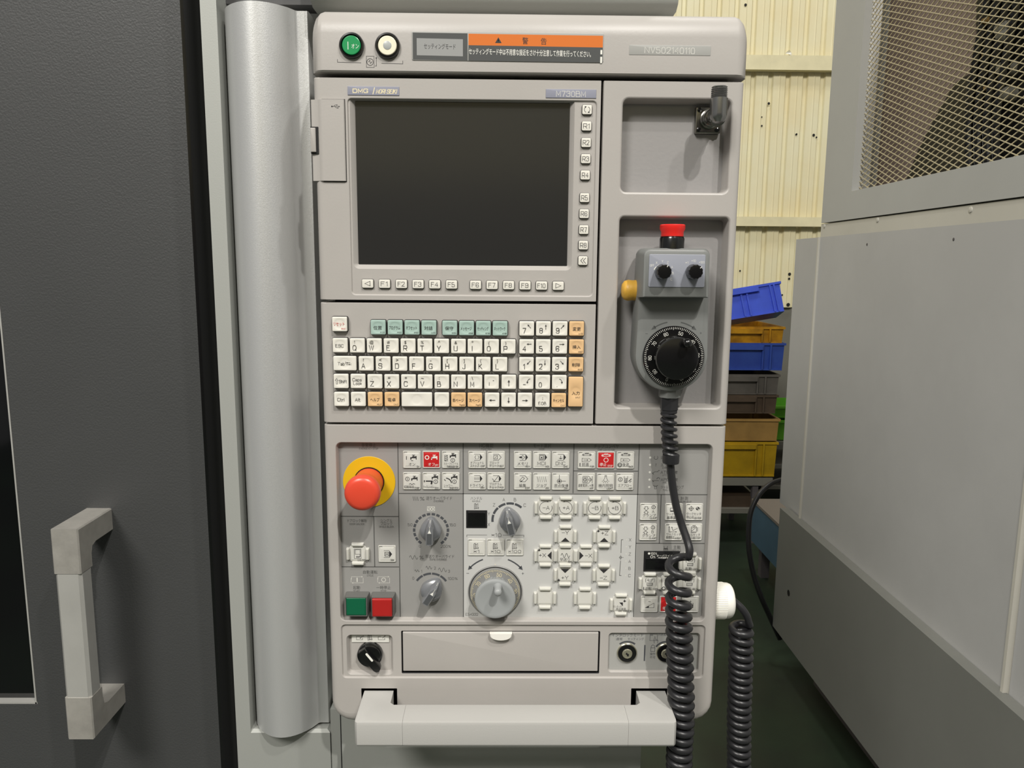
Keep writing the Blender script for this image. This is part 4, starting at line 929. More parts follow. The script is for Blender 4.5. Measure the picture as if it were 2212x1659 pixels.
for px, py, red, items in keys_m:
    if items is None:
        t = 'A' if py < 1120 else 'B'
        items = [('l', [(-8.4, -12), (-2.6, -12), (-2.6, -8), (-0.5, -8), (-5.5, -3), (-10.5, -8), (-8.4, -8)], 0.9, 0, True), ('l', [(-8.4, 4), (-2.6, 4), (-2.6, 0.5), (-0.5, 0.5), (-5.5, -3), (-10.5, 0.5), (-8.4, 0.5)], 0.9, 0, True)] + onoff(10, -11, 3.8) + [('t', t, 9.8, -1.3, 6), JP('クランプ', 7.6, 6.2, 28, 1.5), EN('CLAMP', 15, 18, 13)]
    x, z = U(px, py, Y_K)
    o = inst('push_key', SQ['red_cap' if red else 'key_cap'], (x, YM, z), con, 'red push key' if red else None)
    ik = Ink(px, py, Y_K); draw(ik, items)
    if not red: ik.rect(-17, -17.6, -10, -16.8, 0)
    ik.obj('legend', 'ink_white' if red else 'ink', o)
# guarded keys
gk = MB(); w2 = 14.6 * MS
w3_ = -3.2 * MS
gk.loft([P3(inset(-w2, -w2, w2, w2, 0.0006, d, 3), y) for d, y in ((w3_, 0), (w3_, -0.0005), (w3_ + 0.0003, -0.0007), (-0.0004, -0.0007), (-0.0004, -0.0010), (0.0004, -0.0015), (0.0012, -0.0017), (0.0020, -0.0017))])
GK = gk.mesh('guarded_key', ['key_cap'], 25)
def guard(horizontal):
    mb = MB(); L_, W_ = 13.6 * MS, 4.0 * MS
    a, b = (L_, W_) if horizontal else (W_, L_)
    ls = []
    for d, y in ((0, 0), (0.0003, -0.0034), (0.0006, -0.0046), (0.0011, -0.0052), (0.0015, -0.0053)):
        ls.append(P3(inset(-a, -b, a, b, 0.0010, d, 3), y * 0.8))
    mb.loft(ls); return mb.mesh('key_guard', ['clear_plastic'], 30)
GH, GV = guard(True), guard(False)
def home(ox, oy): return [('d', ox, oy, 2.2), ('l', [(ox, oy - 4.2), (ox, oy + 3)], 0.6), ('l', [(ox - 3.6, oy), (ox + 4, oy)], 0.6)]
def rotc(t, cw):
    if cw: return [('A', 0, 0, 13.6, -290 + 200, 20, 0.9), ('A', 0, 0, 13.6, -290, -90, 0.9), ('p', [(3, -13.8), (2.6, -10.8 - 4.6), (8, -12)]), ('t', t, 1, 0, 8, 15.5)]
    return [('A', 0, 0, 13.6, -20, 290 - 10, 0.9), ('p', [(-3, -13.8), (-2.6, -15.4), (-8, -12)]), ('t', t, 1, 0, 8, 15.5)]
guarded = [
 (1179, 1096.9, rotc('−A', True)), (1222.3, 1096.9, rotc('+A', False)), (1284.7, 1097.4, rotc('−B', True)), (1328, 1097.6, rotc('+B', False)),
 (1221.3, 1158.4, [('t', '−Y', 0, -8, 8, 16), ('p', [(-9.5, 12.5), (9.5, 12.5), (0, 3)])]), (1305.3, 1158.8, [('t', '+Z', 1, -7.5, 8.5, 16), ('p', [(-9.5, 12.5), (9.5, 12.5), (0, 3)])] + home(-13, -12)),
 (1178, 1199.9, [('t', '+X', -6, -0.5, 8, 16), ('p', [(13.5, -9.5), (13.5, 9.5), (4.5, 0)])] + home(-13.5, -12)), (1265.5, 1200.4, [('t', '−X', 6, 0, 8, 16), ('p', [(-14, -9.5), (-14, 9.5), (-5, 0)])]),
 (1221.3, 1200, [sine(-9.5, 2, 9.5, 5, 1.0), JP('早送り', 9, 7, 21.5, -1), EN('RPD', 8.5, 15, 14.5)]),
 (1220.6, 1241.8, [('t', '+Y', 0, 6.5, 8, 16), ('p', [(-9.5, -13.5), (9.5, -13.5), (0, -4)])] + home(-13.5, 12)), (1304, 1242.2, [('t', '−Z', 0, 6.5, 8, 16), ('p', [(-9.5, -13.5), (9.5, -13.5), (0, -4)])]),
 (1177.2, 1291.6, []), (1263.4, 1292.2, []),
 (1341.5, 1305.6, [('p', [(-4, -4.5), (4, -4.5), (4, 4.5)])] + home(7.5, -7.5) + [JP('ワンタッチ', 5, 5, 18, -7.5), JP('原点復帰', 10.5, 5.4, 21, 0), EN('ONE TOUCH', 22, 17, 15)]),
 (772.9, 1196.5, [('s', -7.5, -11, 7, 10.5, 0.8), ('s', -5.5, -9.5, 5, 1, 0.8), ('l', [(-4, 6), (5, 6), (5, 1)], 1.4), ('l', [(-4, 8.2), (4, 8.2)], 1.0), EN('UNLOCK', 18, 17.5, 14)]),
 (1403.7, 1260.2, spin(0, -7) + [('r', -13.5, 8, -12, 14), JP('正転', 11.5, 6.6, 14, -3), EN('NOR', 8.5, 16, 12.5)]),
 (1445.5, 1260.3, spin(0, -7) + [('c', -11.5, 11.5, 3.6, 1.4), JP('停止', 11.5, 6.6, 14, 0)]), (1489.5, 1260.4, spin(0, -7) + [('r', -13.5, 8, -12, 14), JP('逆転', 11.5, 6.6, 14, -3), EN('REV', 8.5, 16, 12.5)]),
 (1491, 1217.5, spin(0, -7) + [JP('起動', 11.5, 6.6, 14, -3), EN('ORI', 8.5, 16, 12.5)])]
YG = YM - 0.0017
for px, py, items in guarded:
    x, z = U(px, py, YG)
    o = inst('guarded_key', GK, (x, YM, z), con)
    gx, gz = U(px, py, YM - 0.0056 * 0.6)
    off = 21.3 * MS
    for dx, dz, g in ((0, off, GH), (0, -off, GH), (-off, 0, GV), (off, 0, GV)):
        if px == 1445.5 and dx: pass
        inst('key_guard', g, (x + dx, YM, z + dz), o)
    if items: ik = Ink(px, py, YG); draw(ik, items); ik.obj('legend', 'ink', o)
# --- emergency stop
x, z = U(797.6, 1040.6, YM); k = PXS(797.6, 1040.6, YM)
mb = MB(); mb.lathe([(56.5 * k, 0), (56.5 * k, 0.0006), (56 * k, 0.0008)], (x, YM, z), n=64); mb.obj('warning_disc', 'yellow', con, label='yellow disc behind the emergency stop')
mb = MB(); mb.lathe([(33 * k, 0.0006), (33 * k, 0.0018), (32 * k, 0.0024)], (x, YM, z), n=48); ring = mb.obj('stop_collar', 'black_gloss', con)
mb = MB(); mb.lathe([(31 * k, 0.0007), (31 * k, 0.018), (31.5 * k, 0.026), (34.5 * k, 0.031), (36.8 * k, 0.0355), (37.2 * k, 0.040), (36.2 * k, 0.0435), (33 * k, 0.0458), (26 * k, 0.0470), (12 * k, 0.0477), (1 * k, 0.0478)], (x, YM, z), n=64)
mb.obj('emergency_stop_button', 'estop_red', con, label='red mushroom emergency stop button', smooth=50)
# --- square cycle buttons
for px, cap, proud, lab in ((769.2, 'button_green', 0.0, 'square green start button'), (826, 'button_red', 0.0026, 'square red stop button')):
    yf = YM - 0.0118
    x, z = U(px, 1311 if px > 800 else 1310.5, yf); k = PXS(px, 1310, yf); w = 24.0 * k
    mb = MB()
    def L(d, y): return P3(inset(x - w, z - w * 0.93, x + w, z + w * 0.93, 0.0004, d, 2), y)
    mb.loft([L(-0.0012, YM), L(0, yf + 0.001), L(0.0002, yf), L(0.0011, yf), L(0.0012, yf + 0.004)]); o = mb.obj('cycle_button', 'button_frame', con, label=lab)
    w2 = w - 0.0014
    mb = MB(); mb.slab(x - w2, z - w2 * 0.94, x + w2, z + w2 * 0.94, yf - 0.0004 - proud, yf + 0.004, 0.0006, 0.0008); mb.obj('button_cap', cap, o)
    mb = MB(); w3 = w2 - 0.0016
    mb.loft([P3(inset(x - w3, z - w3 * .94, x + w3, z + w3 * .94, 0.0003, d, 2), y) for d, y in ((0, yf - proud), (0, yf - 0.0006 - proud), (0.0002, yf - 0.0006 - proud))]); mb.obj('cap_inlay', cap, o)
# --- pointer knobs
def knob(px, py, ang, name='selector_knob'):
    x, z = U(px, py, YM); k = PXS(px, py, YM)
    ca, sa = math.cos(math.radians(ang)), math.sin(math.radians(ang))
    def T(l, y): return [(x + u * ca + v * sa, y, z - u * sa + v * ca) for u, v in l]
    def tear(s, tip, wd=1.0):
        out = []; R = 23.5 * k * s
        for i in range(36):
            a = 2 * math.pi * i / 36; u, v = R * math.sin(a), R * math.cos(a)
            if v > 0: v += (tip * k - R) * (max(0, math.cos(a)) ** 4); u *= (1 - 0.10 * math.cos(a) ** 2)
            out.append((u * wd, v))
        return out
    mb = MB(); mb.loft([T(tear(1, 31), YM), T(tear(1, 31), YM - 0.002), T(tear(0.95, 30), YM - 0.0065), T(tear(0.72, 24), YM - 0.0085), T(tear(0.5, 18), YM - 0.0095)])
    o = mb.obj(name, 'knob_grey', con, smooth=40, label='grey pointer knob')
    w = 7.6 * k
    def bar(y, f0, f1, ww): return T([(-ww, -f1), (-ww * 0.55, -f1 - 1.5 * k), (ww * 0.55, -f1 - 1.5 * k), (ww, -f1), (ww, f0 * 0.55), (ww * 0.35, f0), (-ww * 0.35, f0), (-ww, f0 * 0.55)], y)
    mb = MB(); mb.loft([bar(YM - 0.004, 30.5 * k, 21 * k, w * 1.3), bar(YM - 0.010, 28.5 * k, 20.5 * k, w * 1.15), bar(YM - 0.0193, 22 * k, 20 * k, w), bar(YM - 0.0205, 20 * k, 19 * k, w * 0.80)]); mb.obj('grip', 'knob_grey', o, smooth=25)
    mb = MB(); y = YM - 0.02062
    mb.tess([T([(-3.6 * k, 6 * k), (3.6 * k, 6 * k), (0, 14 * k)], y)]); mb.tess([T([(-w * 0.7, -18.5 * k), (w * 0.7, -18.5 * k), (w * 0.7, 5 * k), (-w * 0.7, 5 * k)], y)], 1)
    mb.loft([T([(-0.6 * k, 13 * k), (0.6 * k, 13 * k)], YM - 0.02062), T([(-0.6 * k, 20.2 * k), (0.6 * k, 20.2 * k)], YM - 0.02058), T([(-0.6 * k, 28.8 * k), (0.6 * k, 28.8 * k)], YM - 0.0107)], c0=False, c1=False)
    mb.obj('pointer_mark', ['ink_white', 'knob_top'], o, smooth=0)
knob(931, 1144.5, 2); knob(932.3, 1273.5, 33); knob(1101.3, 1123.5, -13)
# --- hand wheel
x, z = U(1069.8, 1277, YM); k = PXS(1070, 1277, YM)
mb = MB(); mb.lathe([(58.5 * k, 0), (58.5 * k, 0.0012), (57 * k, 0.002), (56.5 * k, 0.002), (56.2 * k, 0.0012)], (x, YM, z), n=72); wh = mb.obj('hand_wheel', 'dial_grey', con, label='grey pulse hand wheel')
mb = MB(); mb.lathe([(56 * k, 0.001), (56 * k, 0.0026)], (x, YM, z), n=64); mb.obj('gap_ring', 'black', wh)
mb = MB(); mb.lathe([(55 * k, 0.002), (55 * k, 0.0045), (54 * k, 0.0052), (37 * k, 0.0056)], (x, YM, z), n=72); mb.obj('dial', 'dial_grey', wh)
yk = YM - 0.0215; 
mb = MB(); mb.lathe([(36.5 * k, 0.0054), (37.5 * k, 0.009), (42.6 * k, 0.0175), (43.4 * k, 0.0195), (42.4 * k, 0.0212), (39.5 * k, 0.0220), (36 * k, 0.0217), (2 * k, 0.0215)], (x, YM, z), n=72)
mb.obj('wheel_knob', 'wheel_grey', wh, smooth=40)
mb = MB()
for i in range(20):
    a = 2 * math.pi * i / 20 + 0.1
    c_, s__ = math.sin(a), math.cos(a); r1 = 36.9 * k; r2 = 6.2 * k
    p = [(x + r1 * c_ - 3 * k * s__, z + r1 * s__ + 3 * k * c_), (x + r1 * c_ + 3 * k * s__, z + r1 * s__ - 3 * k * c_)]
    q_ = [(x + (r1 + 0.8 * k) * c_ - 3 * k * s__, z + (r1 + 0.8 * k) * s__ + 3 * k * c_), (x + (r1 + 0.8 * k) * c_ + 3 * k * s__, z + (r1 + 0.8 * k) * s__ - 3 * k * c_)]
    mb.loft([[(v[0] + dx * c_, YM - yy, v[1] + dx * s__) for v in (p[0], q_[0], q_[1], p[1])] for dx, yy in ((0, 0.0056), (0.6 * k, 0.009), (4.9 * k, 0.0165))])
mb.obj('grip_ribs', 'wheel_grey', wh)
a = math.radians(12); fx, fz = x + 28 * k * math.sin(a), z + 28 * k * math.cos(a)
mb = MB(); mb.lathe([(9.5 * k, 0.021), (9.5 * k, 0.022), (8.2 * k, 0.023), (7.6 * k, 0.030), (8.2 * k, 0.0345), (7.4 * k, 0.0362), (5 * k, 0.0374), (0.5 * k, 0.0378)], (fx, YM, fz), n=28); mb.obj('finger_knob', 'wheel_grey', wh, smooth=50)
def dial_print(px, py, Y, r0, r1, base, hnum, rnum, mi_mat, parent, org=None, skip=()):
    ik = Ink(px, py, Y, org=org)
    for i in range(100):
        a = math.radians(i * 3.6 + base); r_in = r0 - (1.6 if i % 5 == 0 else 0)
        s1, c1 = math.sin(a), math.cos(a); n1, n2 = c1 * 0.45, s1 * 0.45
        ik.poly([(r_in * s1 - n1, -r_in * c1 - n2), (r1 * s1 - n1, -r1 * c1 - n2), (r1 * s1 + n1, -r1 * c1 + n2), (r_in * s1 + n1, -r_in * c1 + n2)])
    for nn in range(10):
        if nn in skip: continue
        ang = base + 36 * (5 - nn); a = math.radians(ang)
        ik.text(str(nn * 10) if nn else '0', rnum * math.sin(a), -rnum * math.cos(a), hnum, None, 0, ang)
    ik.obj('scale_print', mi_mat, parent)
dial_print(1069.8, 1277, YM - 0.0057, 49.6, 53.3, 12, 7.2, 42.6, 'gold', wh, org=(x, z), skip=(0, 1, 2))
ik = Ink(1069.8, 1219.5, YM - 0.002); ik.disc(0, 0, 0.9); ik.obj('index_mark', 'gold', wh)
# --- black rotary switch, label, key switches
ys = 0.008
x0, z0, x1, z1 = R4(759.5, 1368, 840.5, 1387.5, ys - 0.001)
mb = MB(); mb.slab(x0, z0, x1, z1, ys - 0.001, ys, 0.0003, 0.0002); lb = mb.obj('symbol_label', 'ink_white', con, label='white label with three symbols')
ik = Ink(800, 1377.7, ys - 0.001)
draw(ik, [('l', [(-13, -3), (-30 + 0, -3), (-30, 4.5), (-17, 4.5), (-17, 0)], 0.8), ('a', -14, -5.5, -23, 2, 0.8, 3)] + scroll(-1, -0.5, 0.95) + [('l', [(23, -3), (17, -3), (17, 4.5), (31, 4.5), (31, 0)], 0.8), ('a', 26, 1, 33, -5.5, 0.8, 3)]); ik.obj('legend', 'ink', lb)
x, z = U(799.5, 1413, 0.006); k = PXS(799.5, 1414, 0.004)
mb = MB(); mb.lathe([(27.5 * k, 0), (27.5 * k, 0.003), (27.5 * k, 0.004), (26.5 * k, 0.0055), (24.5 * k, 0.006), (24 * k, 0.0075), (22 * k, 0.008), (1 * k, 0.008)], (x, ys, z), n=48); rs = mb.obj('rotary_switch', 'black_gloss', con, label='black rotary switch')
ang = 142.0; ca, sa = math.cos(math.radians(ang)), math.sin(math.radians(ang))
def T(l, y): return [(x + u * ca + v * sa, y, z - u * sa + v * ca) for u, v in l]
mb = MB()
def lv(e, w, b): return [(-w, -b), (w, -b), (w, e - w), (w * 0.7, e - w * 0.3), (0, e), (-w * 0.7, e - w * 0.3), (-w, e - w)]
mb.loft([T(lv(36 * k, 9 * k, 24 * k), ys - 0.0066), T(lv(36.5 * k, 9 * k, 24 * k), ys - 0.0125), T(lv(36 * k, 8 * k, 23 * k), ys - 0.0140)]); mb.obj('switch_lever', 'black_gloss', rs, smooth=30)
mb = MB(); mb.loft([T(rr(-2.4 * k - 5 * k, -14 * k, 2.4 * k - 5 * k, 9 * k, 2.2 * k, 3), ys - 0.01425), T(rr(-2.4 * k - 5 * k, -14 * k, 2.4 * k - 5 * k, 9 * k, 2.2 * k, 3), ys - 0.01415)]); mb.obj('lever_mark', 'ink_white', rs)
yk_ = 0.005
for px, py, nm in ((1355, 1412.3, 0), (1439.5, 1412.3, 1)):
    x, z = U(px, py, yk_ - 0.003); k = PXS(px, py, yk_)
    mb = MB(); mb.lathe([(21.6 * k, 0), (21.6 * k, 0.0012), (20.8 * k, 0.0016), (19 * k, 0.0016)], (x, yk_, z), n=40); o = mb.obj('key_switch', 'brass', con, label='round key switch')
    mb = MB(); mb.lathe([(19.2 * k, 0.001), (19.8 * k, 0.0026), (19.2 * k, 0.0030), (12 * k, 0.0030), (11.3 * k, 0.0020)], (x, yk_, z), n=40); mb.obj('black_ring', 'black_gloss', o)
    mb = MB(); mb.lathe([(11 * k, 0.001), (11 * k, 0.0034), (9.8 * k, 0.0042), (1 * k, 0.0042)], (x, yk_, z), n=32); mb.obj('lock_barrel', 'brass', o)
    mb = MB(); mb.box(x - 3.4 * k, x - 0.2 * k, yk_ - 0.0044, yk_ - 0.0040, z - 1 * k, z + 3.4 * k); mb.box(x - 1 * k, x + 3 * k, yk_ - 0.0044, yk_ - 0.0040, z - 4.5 * k, z + 1 * k); mb.obj('keyhole', 'black', o)
ik = Ink(1355, 1395, yk_)
draw(ik, [('t', 'インタロックモード', 0, -24.5, 7, 68), ('t', '通常', -18, -15.6, 6, 14), ('t', 'セッティング', 18, -15.8, 6, 35), ('A', 0, 17.5, 27, -38, 38, 4.0)])
draw(ik, [('s', 48.5, -27, 64, -12, 0.8), ('s', 50, -25.5, 54, -23.5, 0.7), ('l', [(58, -6), (57, -14), (59, -22), (61, -14), (66, -13), (65, -6)], 0.9), ('t', 'パネル', 74, -25.5, 6, 17), ('l', [(38, -2), (38, 35)], 3.0),
          ('s', 51, 4.5, 60, 13, 0.9), ('A', 55.5, 2, 3.8, -90, 90, 0.9), ('l', [(51.7, 2), (51.7, 4.5)], 0.9), ('l', [(59.3, 2), (59.3, 4.5)], 0.9), ('t', '操作', 55.5, 18.5, 6, 12), ('t', '不可', 55.5, 26.5, 6, 12), ('A', 84.5, 17.5, 27, -55, 55, 4.0)])
ik.obj('printed_legend', 'ink_blue', con)
# --- grab handle
YHb, YHk = -0.060, -0.028
gx0, gx1 = U(766, 1588, YHb)[0], U(1461, 1588, YHb)[0]
gz1 = U(1110, 1563, YHb)[1] + 0.0016; gz0 = U(1110, 1613.3, YHb)[1]
jx0, jx1 = U(869, 1590, YHb)[0], U(1357.5, 1590, YHb)[0]
b = 0.0022
def barprof(): return [(YHb, gz0 + b), (YHb + 0.0012, gz0), (YHk, gz0), (YHk, gz1), (YHb + 0.0036, gz1), (YHb + 0.0010, gz1 - 0.0012), (YHb, gz1 - 0.0040)]
mb = MB(); pr = barprof(); mb.loft([[(jx0 + 0.0002, p[0], p[1]) for p in pr], [(jx1 - 0.0002, p[0], p[1]) for p in pr]])
gh = mb.obj('grab_handle', 'handle_paint', con, smooth=25, label='wide square grab bar')
pw0, pw1 = 0.0, 0.0
for (xa, xb, outer_left) in ((gx0, jx0, True), (jx1, gx1, False)):
    mb = MB(); s = 1 if outer_left else -1
    xo, xi = (xa, xb) if outer_left else (xb, xa)
    pwid = 0.0325
    # plan outline (x, y) of the bent end, then extruded in height
    plan = [(xo, YHb + b), (xo + s * b, YHb), (xi, YHb), (xi, YHk), (xo + s * (pwid + 0.004), YHk), (xo + s * pwid, YHk + 0.004), (xo + s * pwid, 0.038), (xo, 0.038)]
    def ly(ins, z_): return [(p[0], p[1] + (ins if p[1] < YHb + b + 1e-6 else 0), z_) for p in plan]
    mb.loft([ly(0.0012, gz0), ly(0, gz0 + b), ly(0, gz1 - 0.0040), ly(0.0010, gz1 - 0.0012), ly(0.0036, gz1)]); mb.obj('handle_end', 'handle_paint', gh, smooth=25)
# --- white cable gland on the right side
x, z = U(1551, 1297, 0.03); k = PXS(1560, 1297, 0.03)
xg = XR - 0.0004
xe_ = U(1581, 1297, 0.03)[0]; L_ = xe_ - xg
mb = MB(); prof = [(36 * k, -0.001), (38 * k, 0.001), (38.2 * k, L_ * 0.6), (37.4 * k, L_ * 0.8), (35 * k, L_ * 0.92), (31 * k, L_ * 0.98), (26 * k, L_), (8 * k, L_)]
mb.lathe(prof, (xg, 0.03, z), ax='x', n=48); gl = mb.obj('cable_gland', 'white_plastic', con, label='white ribbed cable gland')
mb = MB()
for i in range(64):
    a = 2 * math.pi * i / 64; r1 = 38.0 * k; cc, ss = math.cos(a), math.sin(a)
    mb.box(xg + 0.001, xg + L_ * 0.6, 0.03 + r1 * cc - 0.0004, 0.03 + r1 * cc + 0.0004, z + r1 * ss - 0.0004, z + r1 * ss + 0.0004)
mb.obj('gland_ribs', 'white_plastic', gl)

# ------------------------------------------------------------------ handheld pendant
YP, YP2 = -0.026, -0.046; YPB = 0.0175
pend = thing('handheld_pendant', (*U(1452, 844, YP)[:1], -0.01, U(1452, 844, YP)[1]), 'grey handheld pulse generator with black dial, hung in the recess beside the keyboard', 'remote control')
k = PXS(1452, 770, YP)
px0, px1 = U(1372, 760, YP)[0], U(1531, 760, YP)[0]; cxp = (px0 + px1) / 2; hw = (px1 - px0) / 2
ztop = U(1452, 536, YP)[1]; zc = U(1452, 768, YP)[1]
def outl(d, top=ztop):
    h_ = hw - d; pts = []
    for i in range(25):
        a = math.pi + math.pi * i / 24; pts.append((cxp + h_ * math.cos(a), zc + h_ * math.sin(a) * 1.0))
    ht = hw - 0.003 - d
    rt = 0.006
    for i in range(7):
        a = math.pi / 2 * i / 6; pts.append((cxp + ht - rt + rt * math.cos(a), top - d - rt + rt * math.sin(a)))
    for i in range(7):
        a = math.pi / 2 + math.pi / 2 * i / 6; pts.append((cxp - ht + rt + rt * math.cos(a), top - d - rt + rt * math.sin(a)))
    return pts
mb = MB(); mb.loft([P3(outl(0.004), YPB), P3(outl(0.001), YPB - 0.006), P3(outl(0), YPB - 0.016), P3(outl(0), YP + 0.004), P3(outl(0.001), YP + 0.0012), P3(outl(0.004), YP)]); body = mb.obj('housing', 'pendant', pend, smooth=40)
# raised head
ux0, ux1 = U(1389, 600, YP2)[0], U(1533, 600, YP2)[0]; uz1 = U(1460, 541, YP2)[1] + 0.001; uz0 = U(1460, 643, YP2)[1]
uz1 = min(uz1, ztop)
mb = MB(); r_ = 0.006
ls = []
for (d, y, zz) in ((-0.0005, YP + 0.002, -0.0008), (0, YP2 + 0.003, 0), (0.0006, YP2 + 0.0008, 0.0004), (0.0022, YP2, 0.0010)):
    ls.append(P3(rr(ux0 + d - (0.0012 if y > YP2 + 0.01 else 0), uz0 + zz, ux1 - d, uz1 - d, (0.0006, 0.0006, r_, r_), 5), y))
mb.loft(ls); mb.obj('raised_head', 'pendant', pend, smooth=40)
x0, z0, x1, z1 = R4(1401.7, 549.5, 1523, 620.5, YP2 - 0.0006)
mb = MB(); mb.slab(x0, z0, x1, z1, YP2 - 0.0007, YP2 + 0.0005, 0.0014, 0.0003); fp = mb.obj('face_plate', 'pendant_plate', pend)
ik = Ink(1462, 585, YP2 - 0.0007)
draw(ik, [('A', -32, 6, 19, -65, -40, 1.8), ('A', -32, 6, 19, -32, -8, 1.8), ('A', -32, 6, 19, -2, 22, 1.8), ('A', -32, 6, 19, 30, 60, 1.8), ('A', -32, 6, 19, 66, 92, 1.4), ('t', 'OFF', -53.5, -11, 4.6, 9), ('t', 'X', -44, -17, 4.6), ('t', 'Y', -31.5, -20, 4.6), ('t', 'Z', -20, -17.5, 4.6), ('t', 'A', -10.5, -8, 4.6), ('t', 'B', -8.5, 5, 4.6), ('t', 'C', -11, 18, 4.6),
          ('A', 36, 6, 19, -35, -5, 1.8), ('A', 36, 6, 19, 3, 32, 1.8), ('t', '×1', 21, -17.5, 4.6, 7), ('t', '×10', 35.5, -21.5, 4.6, 10), ('t', '×100', 53, -18.5, 4.6, 12)])
ik.obj('legend', 'ink_white', fp)
for pxk, ang in ((1431.5, 25), (1498, 48)):
    x, z = U(pxk - 2, 587, YP2); kk = PXS(pxk, 590, YP2)
    mb = MB(); ls = []
    for rad, h_ in ((15.5, 0), (16.5, 0.003), (16.8, 0.004), (16.2, 0.012), (14.6, 0.0138), (9, 0.014)):
        ls.append([(x + kk * rad * (1 - 0.05 * (1 if i % 4 < 2 else 0) * (h_ > 0.003)) * math.cos(2 * math.pi * i / 48), YP2 - h_, z + kk * rad * (1 - 0.05 * (1 if i % 4 < 2 else 0) * (h_ > 0.003)) * math.sin(2 * math.pi * i / 48)) for i in range(48)])
    mb.loft(ls); o = mb.obj('selector_knob', 'black_gloss', pend)
    a = math.radians(ang); mb = MB(); mb.tube([(x + 11 * kk * math.sin(a), YP2 - 0.0141, z + 11 * kk * math.cos(a)), (x + 16 * kk * math.sin(a), YP2 - 0.0139, z + 16 * kk * math.cos(a))], 0.7 * kk, 6); mb.obj('pointer_mark', 'ink_white', o)
# dial
xd, zd_ = U(1455.4, 770.6, YP - 0.003); k = PXS(1455.4, 770.6, YP)
mb = MB(); mb.lathe([(66 * k, 0), (66 * k, 0.0022), (64.5 * k, 0.003), (44 * k, 0.0032)], (xd, YP, zd_), n=80); dl = mb.obj('dial_ring', 'black_gloss', pend, label='black dial with white scale')
mb = MB(); mb.lathe([(44 * k, 0.003), (43 * k, 0.004), (45 * k, 0.016), (45.5 * k, 0.018), (44 * k, 0.0200), (41 * k, 0.0205), (2 * k, 0.0205)], (xd, YP, zd_), n=64); dk = mb.obj('dial_knob', 'black_gloss', pend, smooth=40)
a = math.radians(24); 
mb = MB(); mb.lathe([(8 * k, 0.020), (8.5 * k, 0.024), (9.5 * k, 0.027), (9 * k, 0.030), (6 * k, 0.032), (0.5 * k, 0.0325)], (xd + 38 * k * math.sin(a), YP, zd_ + 38 * k * math.cos(a)), n=20); mb.obj('finger_knob', 'black_gloss', dk, smooth=50)
dial_print(1455.4, 770.6, YP - 0.0031, 59.6, 64, 15, 6.6, 51.6, 'ink_white', dl, org=(xd, zd_))
ik = Ink(1455, 715, YP)
draw(ik, carrow(0.4, 56, 76, -11, -40, 2.6, 4.6, 8) + carrow(0.4, 56, 76, 11, 40, 2.6, 4.6, 8) + [ ('t', '−', -58, 6, 8), ('t', '+', 59, 4, 7)]); ik.obj('shaded_arrows', 'relief', pend)  # raised arrows of housing colour drawn flat, their shading painted dark
# enabling button at the left flank
x, z = U(1366, 627, -0.002); k = PXS(1366, 627, 0)
xs_ = px0 + 0.004
mb = MB(); ls = []
for t, s in ((0.004, 1.0), (-0.002, 1.0), (-0.0055, 0.98), (-0.010, 1.02), (-0.0135, 0.9), (-0.0158, 0.62), (-0.0165, 0.2)):
    ls.append([(xs_ + t, -0.004 + 0.010 * s * math.cos(2 * math.pi * i / 28), z + 22 * k * s * math.sin(2 * math.pi * i / 28)) for i in range(28)])
mb.loft(ls); mb.obj('enable_button', 'yellow_button', pend, smooth=60, label='yellow rubber button')
# stop button on top
ye = -0.012
x, z = U(1451, 536, ye); k = PXS(1451, 500, ye)
mb = MB(); mb.lathe([(26.5 * k, -0.004), (26.5 * k, 0.010), (24 * k, 0.0125), (26 * k, 0.012)], (x, ye, ztop - 0.0005), ax='z', n=40); mb.obj('stop_collar', 'black_gloss', pend)
zt_ = U(1451, 512, ye)[1]; zh_ = U(1451, 483, ye)[1]
mb = MB(); hgt = zh_ - zt_; prof = [(24 * k, 0), (24 * k, hgt * 0.45), (27 * k, hgt * 0.66), (27 * k, hgt * 0.93), (25.5 * k, hgt), (2 * k, hgt * 1.02)]
mb.lathe(prof, (x, ye, zt_ - 0.001), ax='z', n=64); sb = mb.obj('stop_button', 'red_bright', pend, label='red stop button on top')
# lower collar, gland, strain relief
x, z = U(1443, 846, -0.004); k = PXS(1443, 850, -0.004)
yc = -0.0112
z1 = U(1443, 857, yc)[1]; z2 = U(1444, 893, yc)[1]; z3 = U(1448, 1000, yc)[1]
mb = MB(); mb.lathe([(23.5 * k, 0), (23.5 * k, 0.014), (22 * k, 0.016)], (x, yc, z1), ax='z', n=8, a0=0.39); mb.obj('bottom_collar', 'pendant', pend)
mb = MB(); mb.lathe([(16 * k, 0), (18.5 * k, 0.001), (18.5 * k, 0.004), (20 * k, 0.0045), (20 * k, z1 - z2)], (x, yc, z2), ax='z', n=6, a0=0.5); mb.obj('cable_gland', 'cord', pend, smooth=25)
xt, xb_ = x, U(1449, 1000, yc)[0]
mb = MB(); mb.tube([(xt, yc, z2 + 0.002), (xt, yc, (z2 + z3) / 2), (xb_, yc, z3)], [12.5 * k, 12.5 * k, 11.5 * k], 16)
pts = []; turns = 6.5
for i in range(int(turns * 20) + 1):
    t = i / (turns * 20); a = 2 * math.pi * turns * t
    xx = xt + (xb_ - xt) * t ** 1.5; pts.append((xx - 14 * k * math.cos(a), yc - 14 * k * math.sin(a), z2 + (z3 + 0.008 - z2) * t))
mb.tube(pts, 4.3 * k, 8)
mb.lathe([(17.5 * k, 0), (18 * k, 0.002), (18 * k, 0.009), (14 * k, 0.010)], (xb_, yc, z3), ax='z', n=24); mb.obj('strain_relief', 'cord', pend)

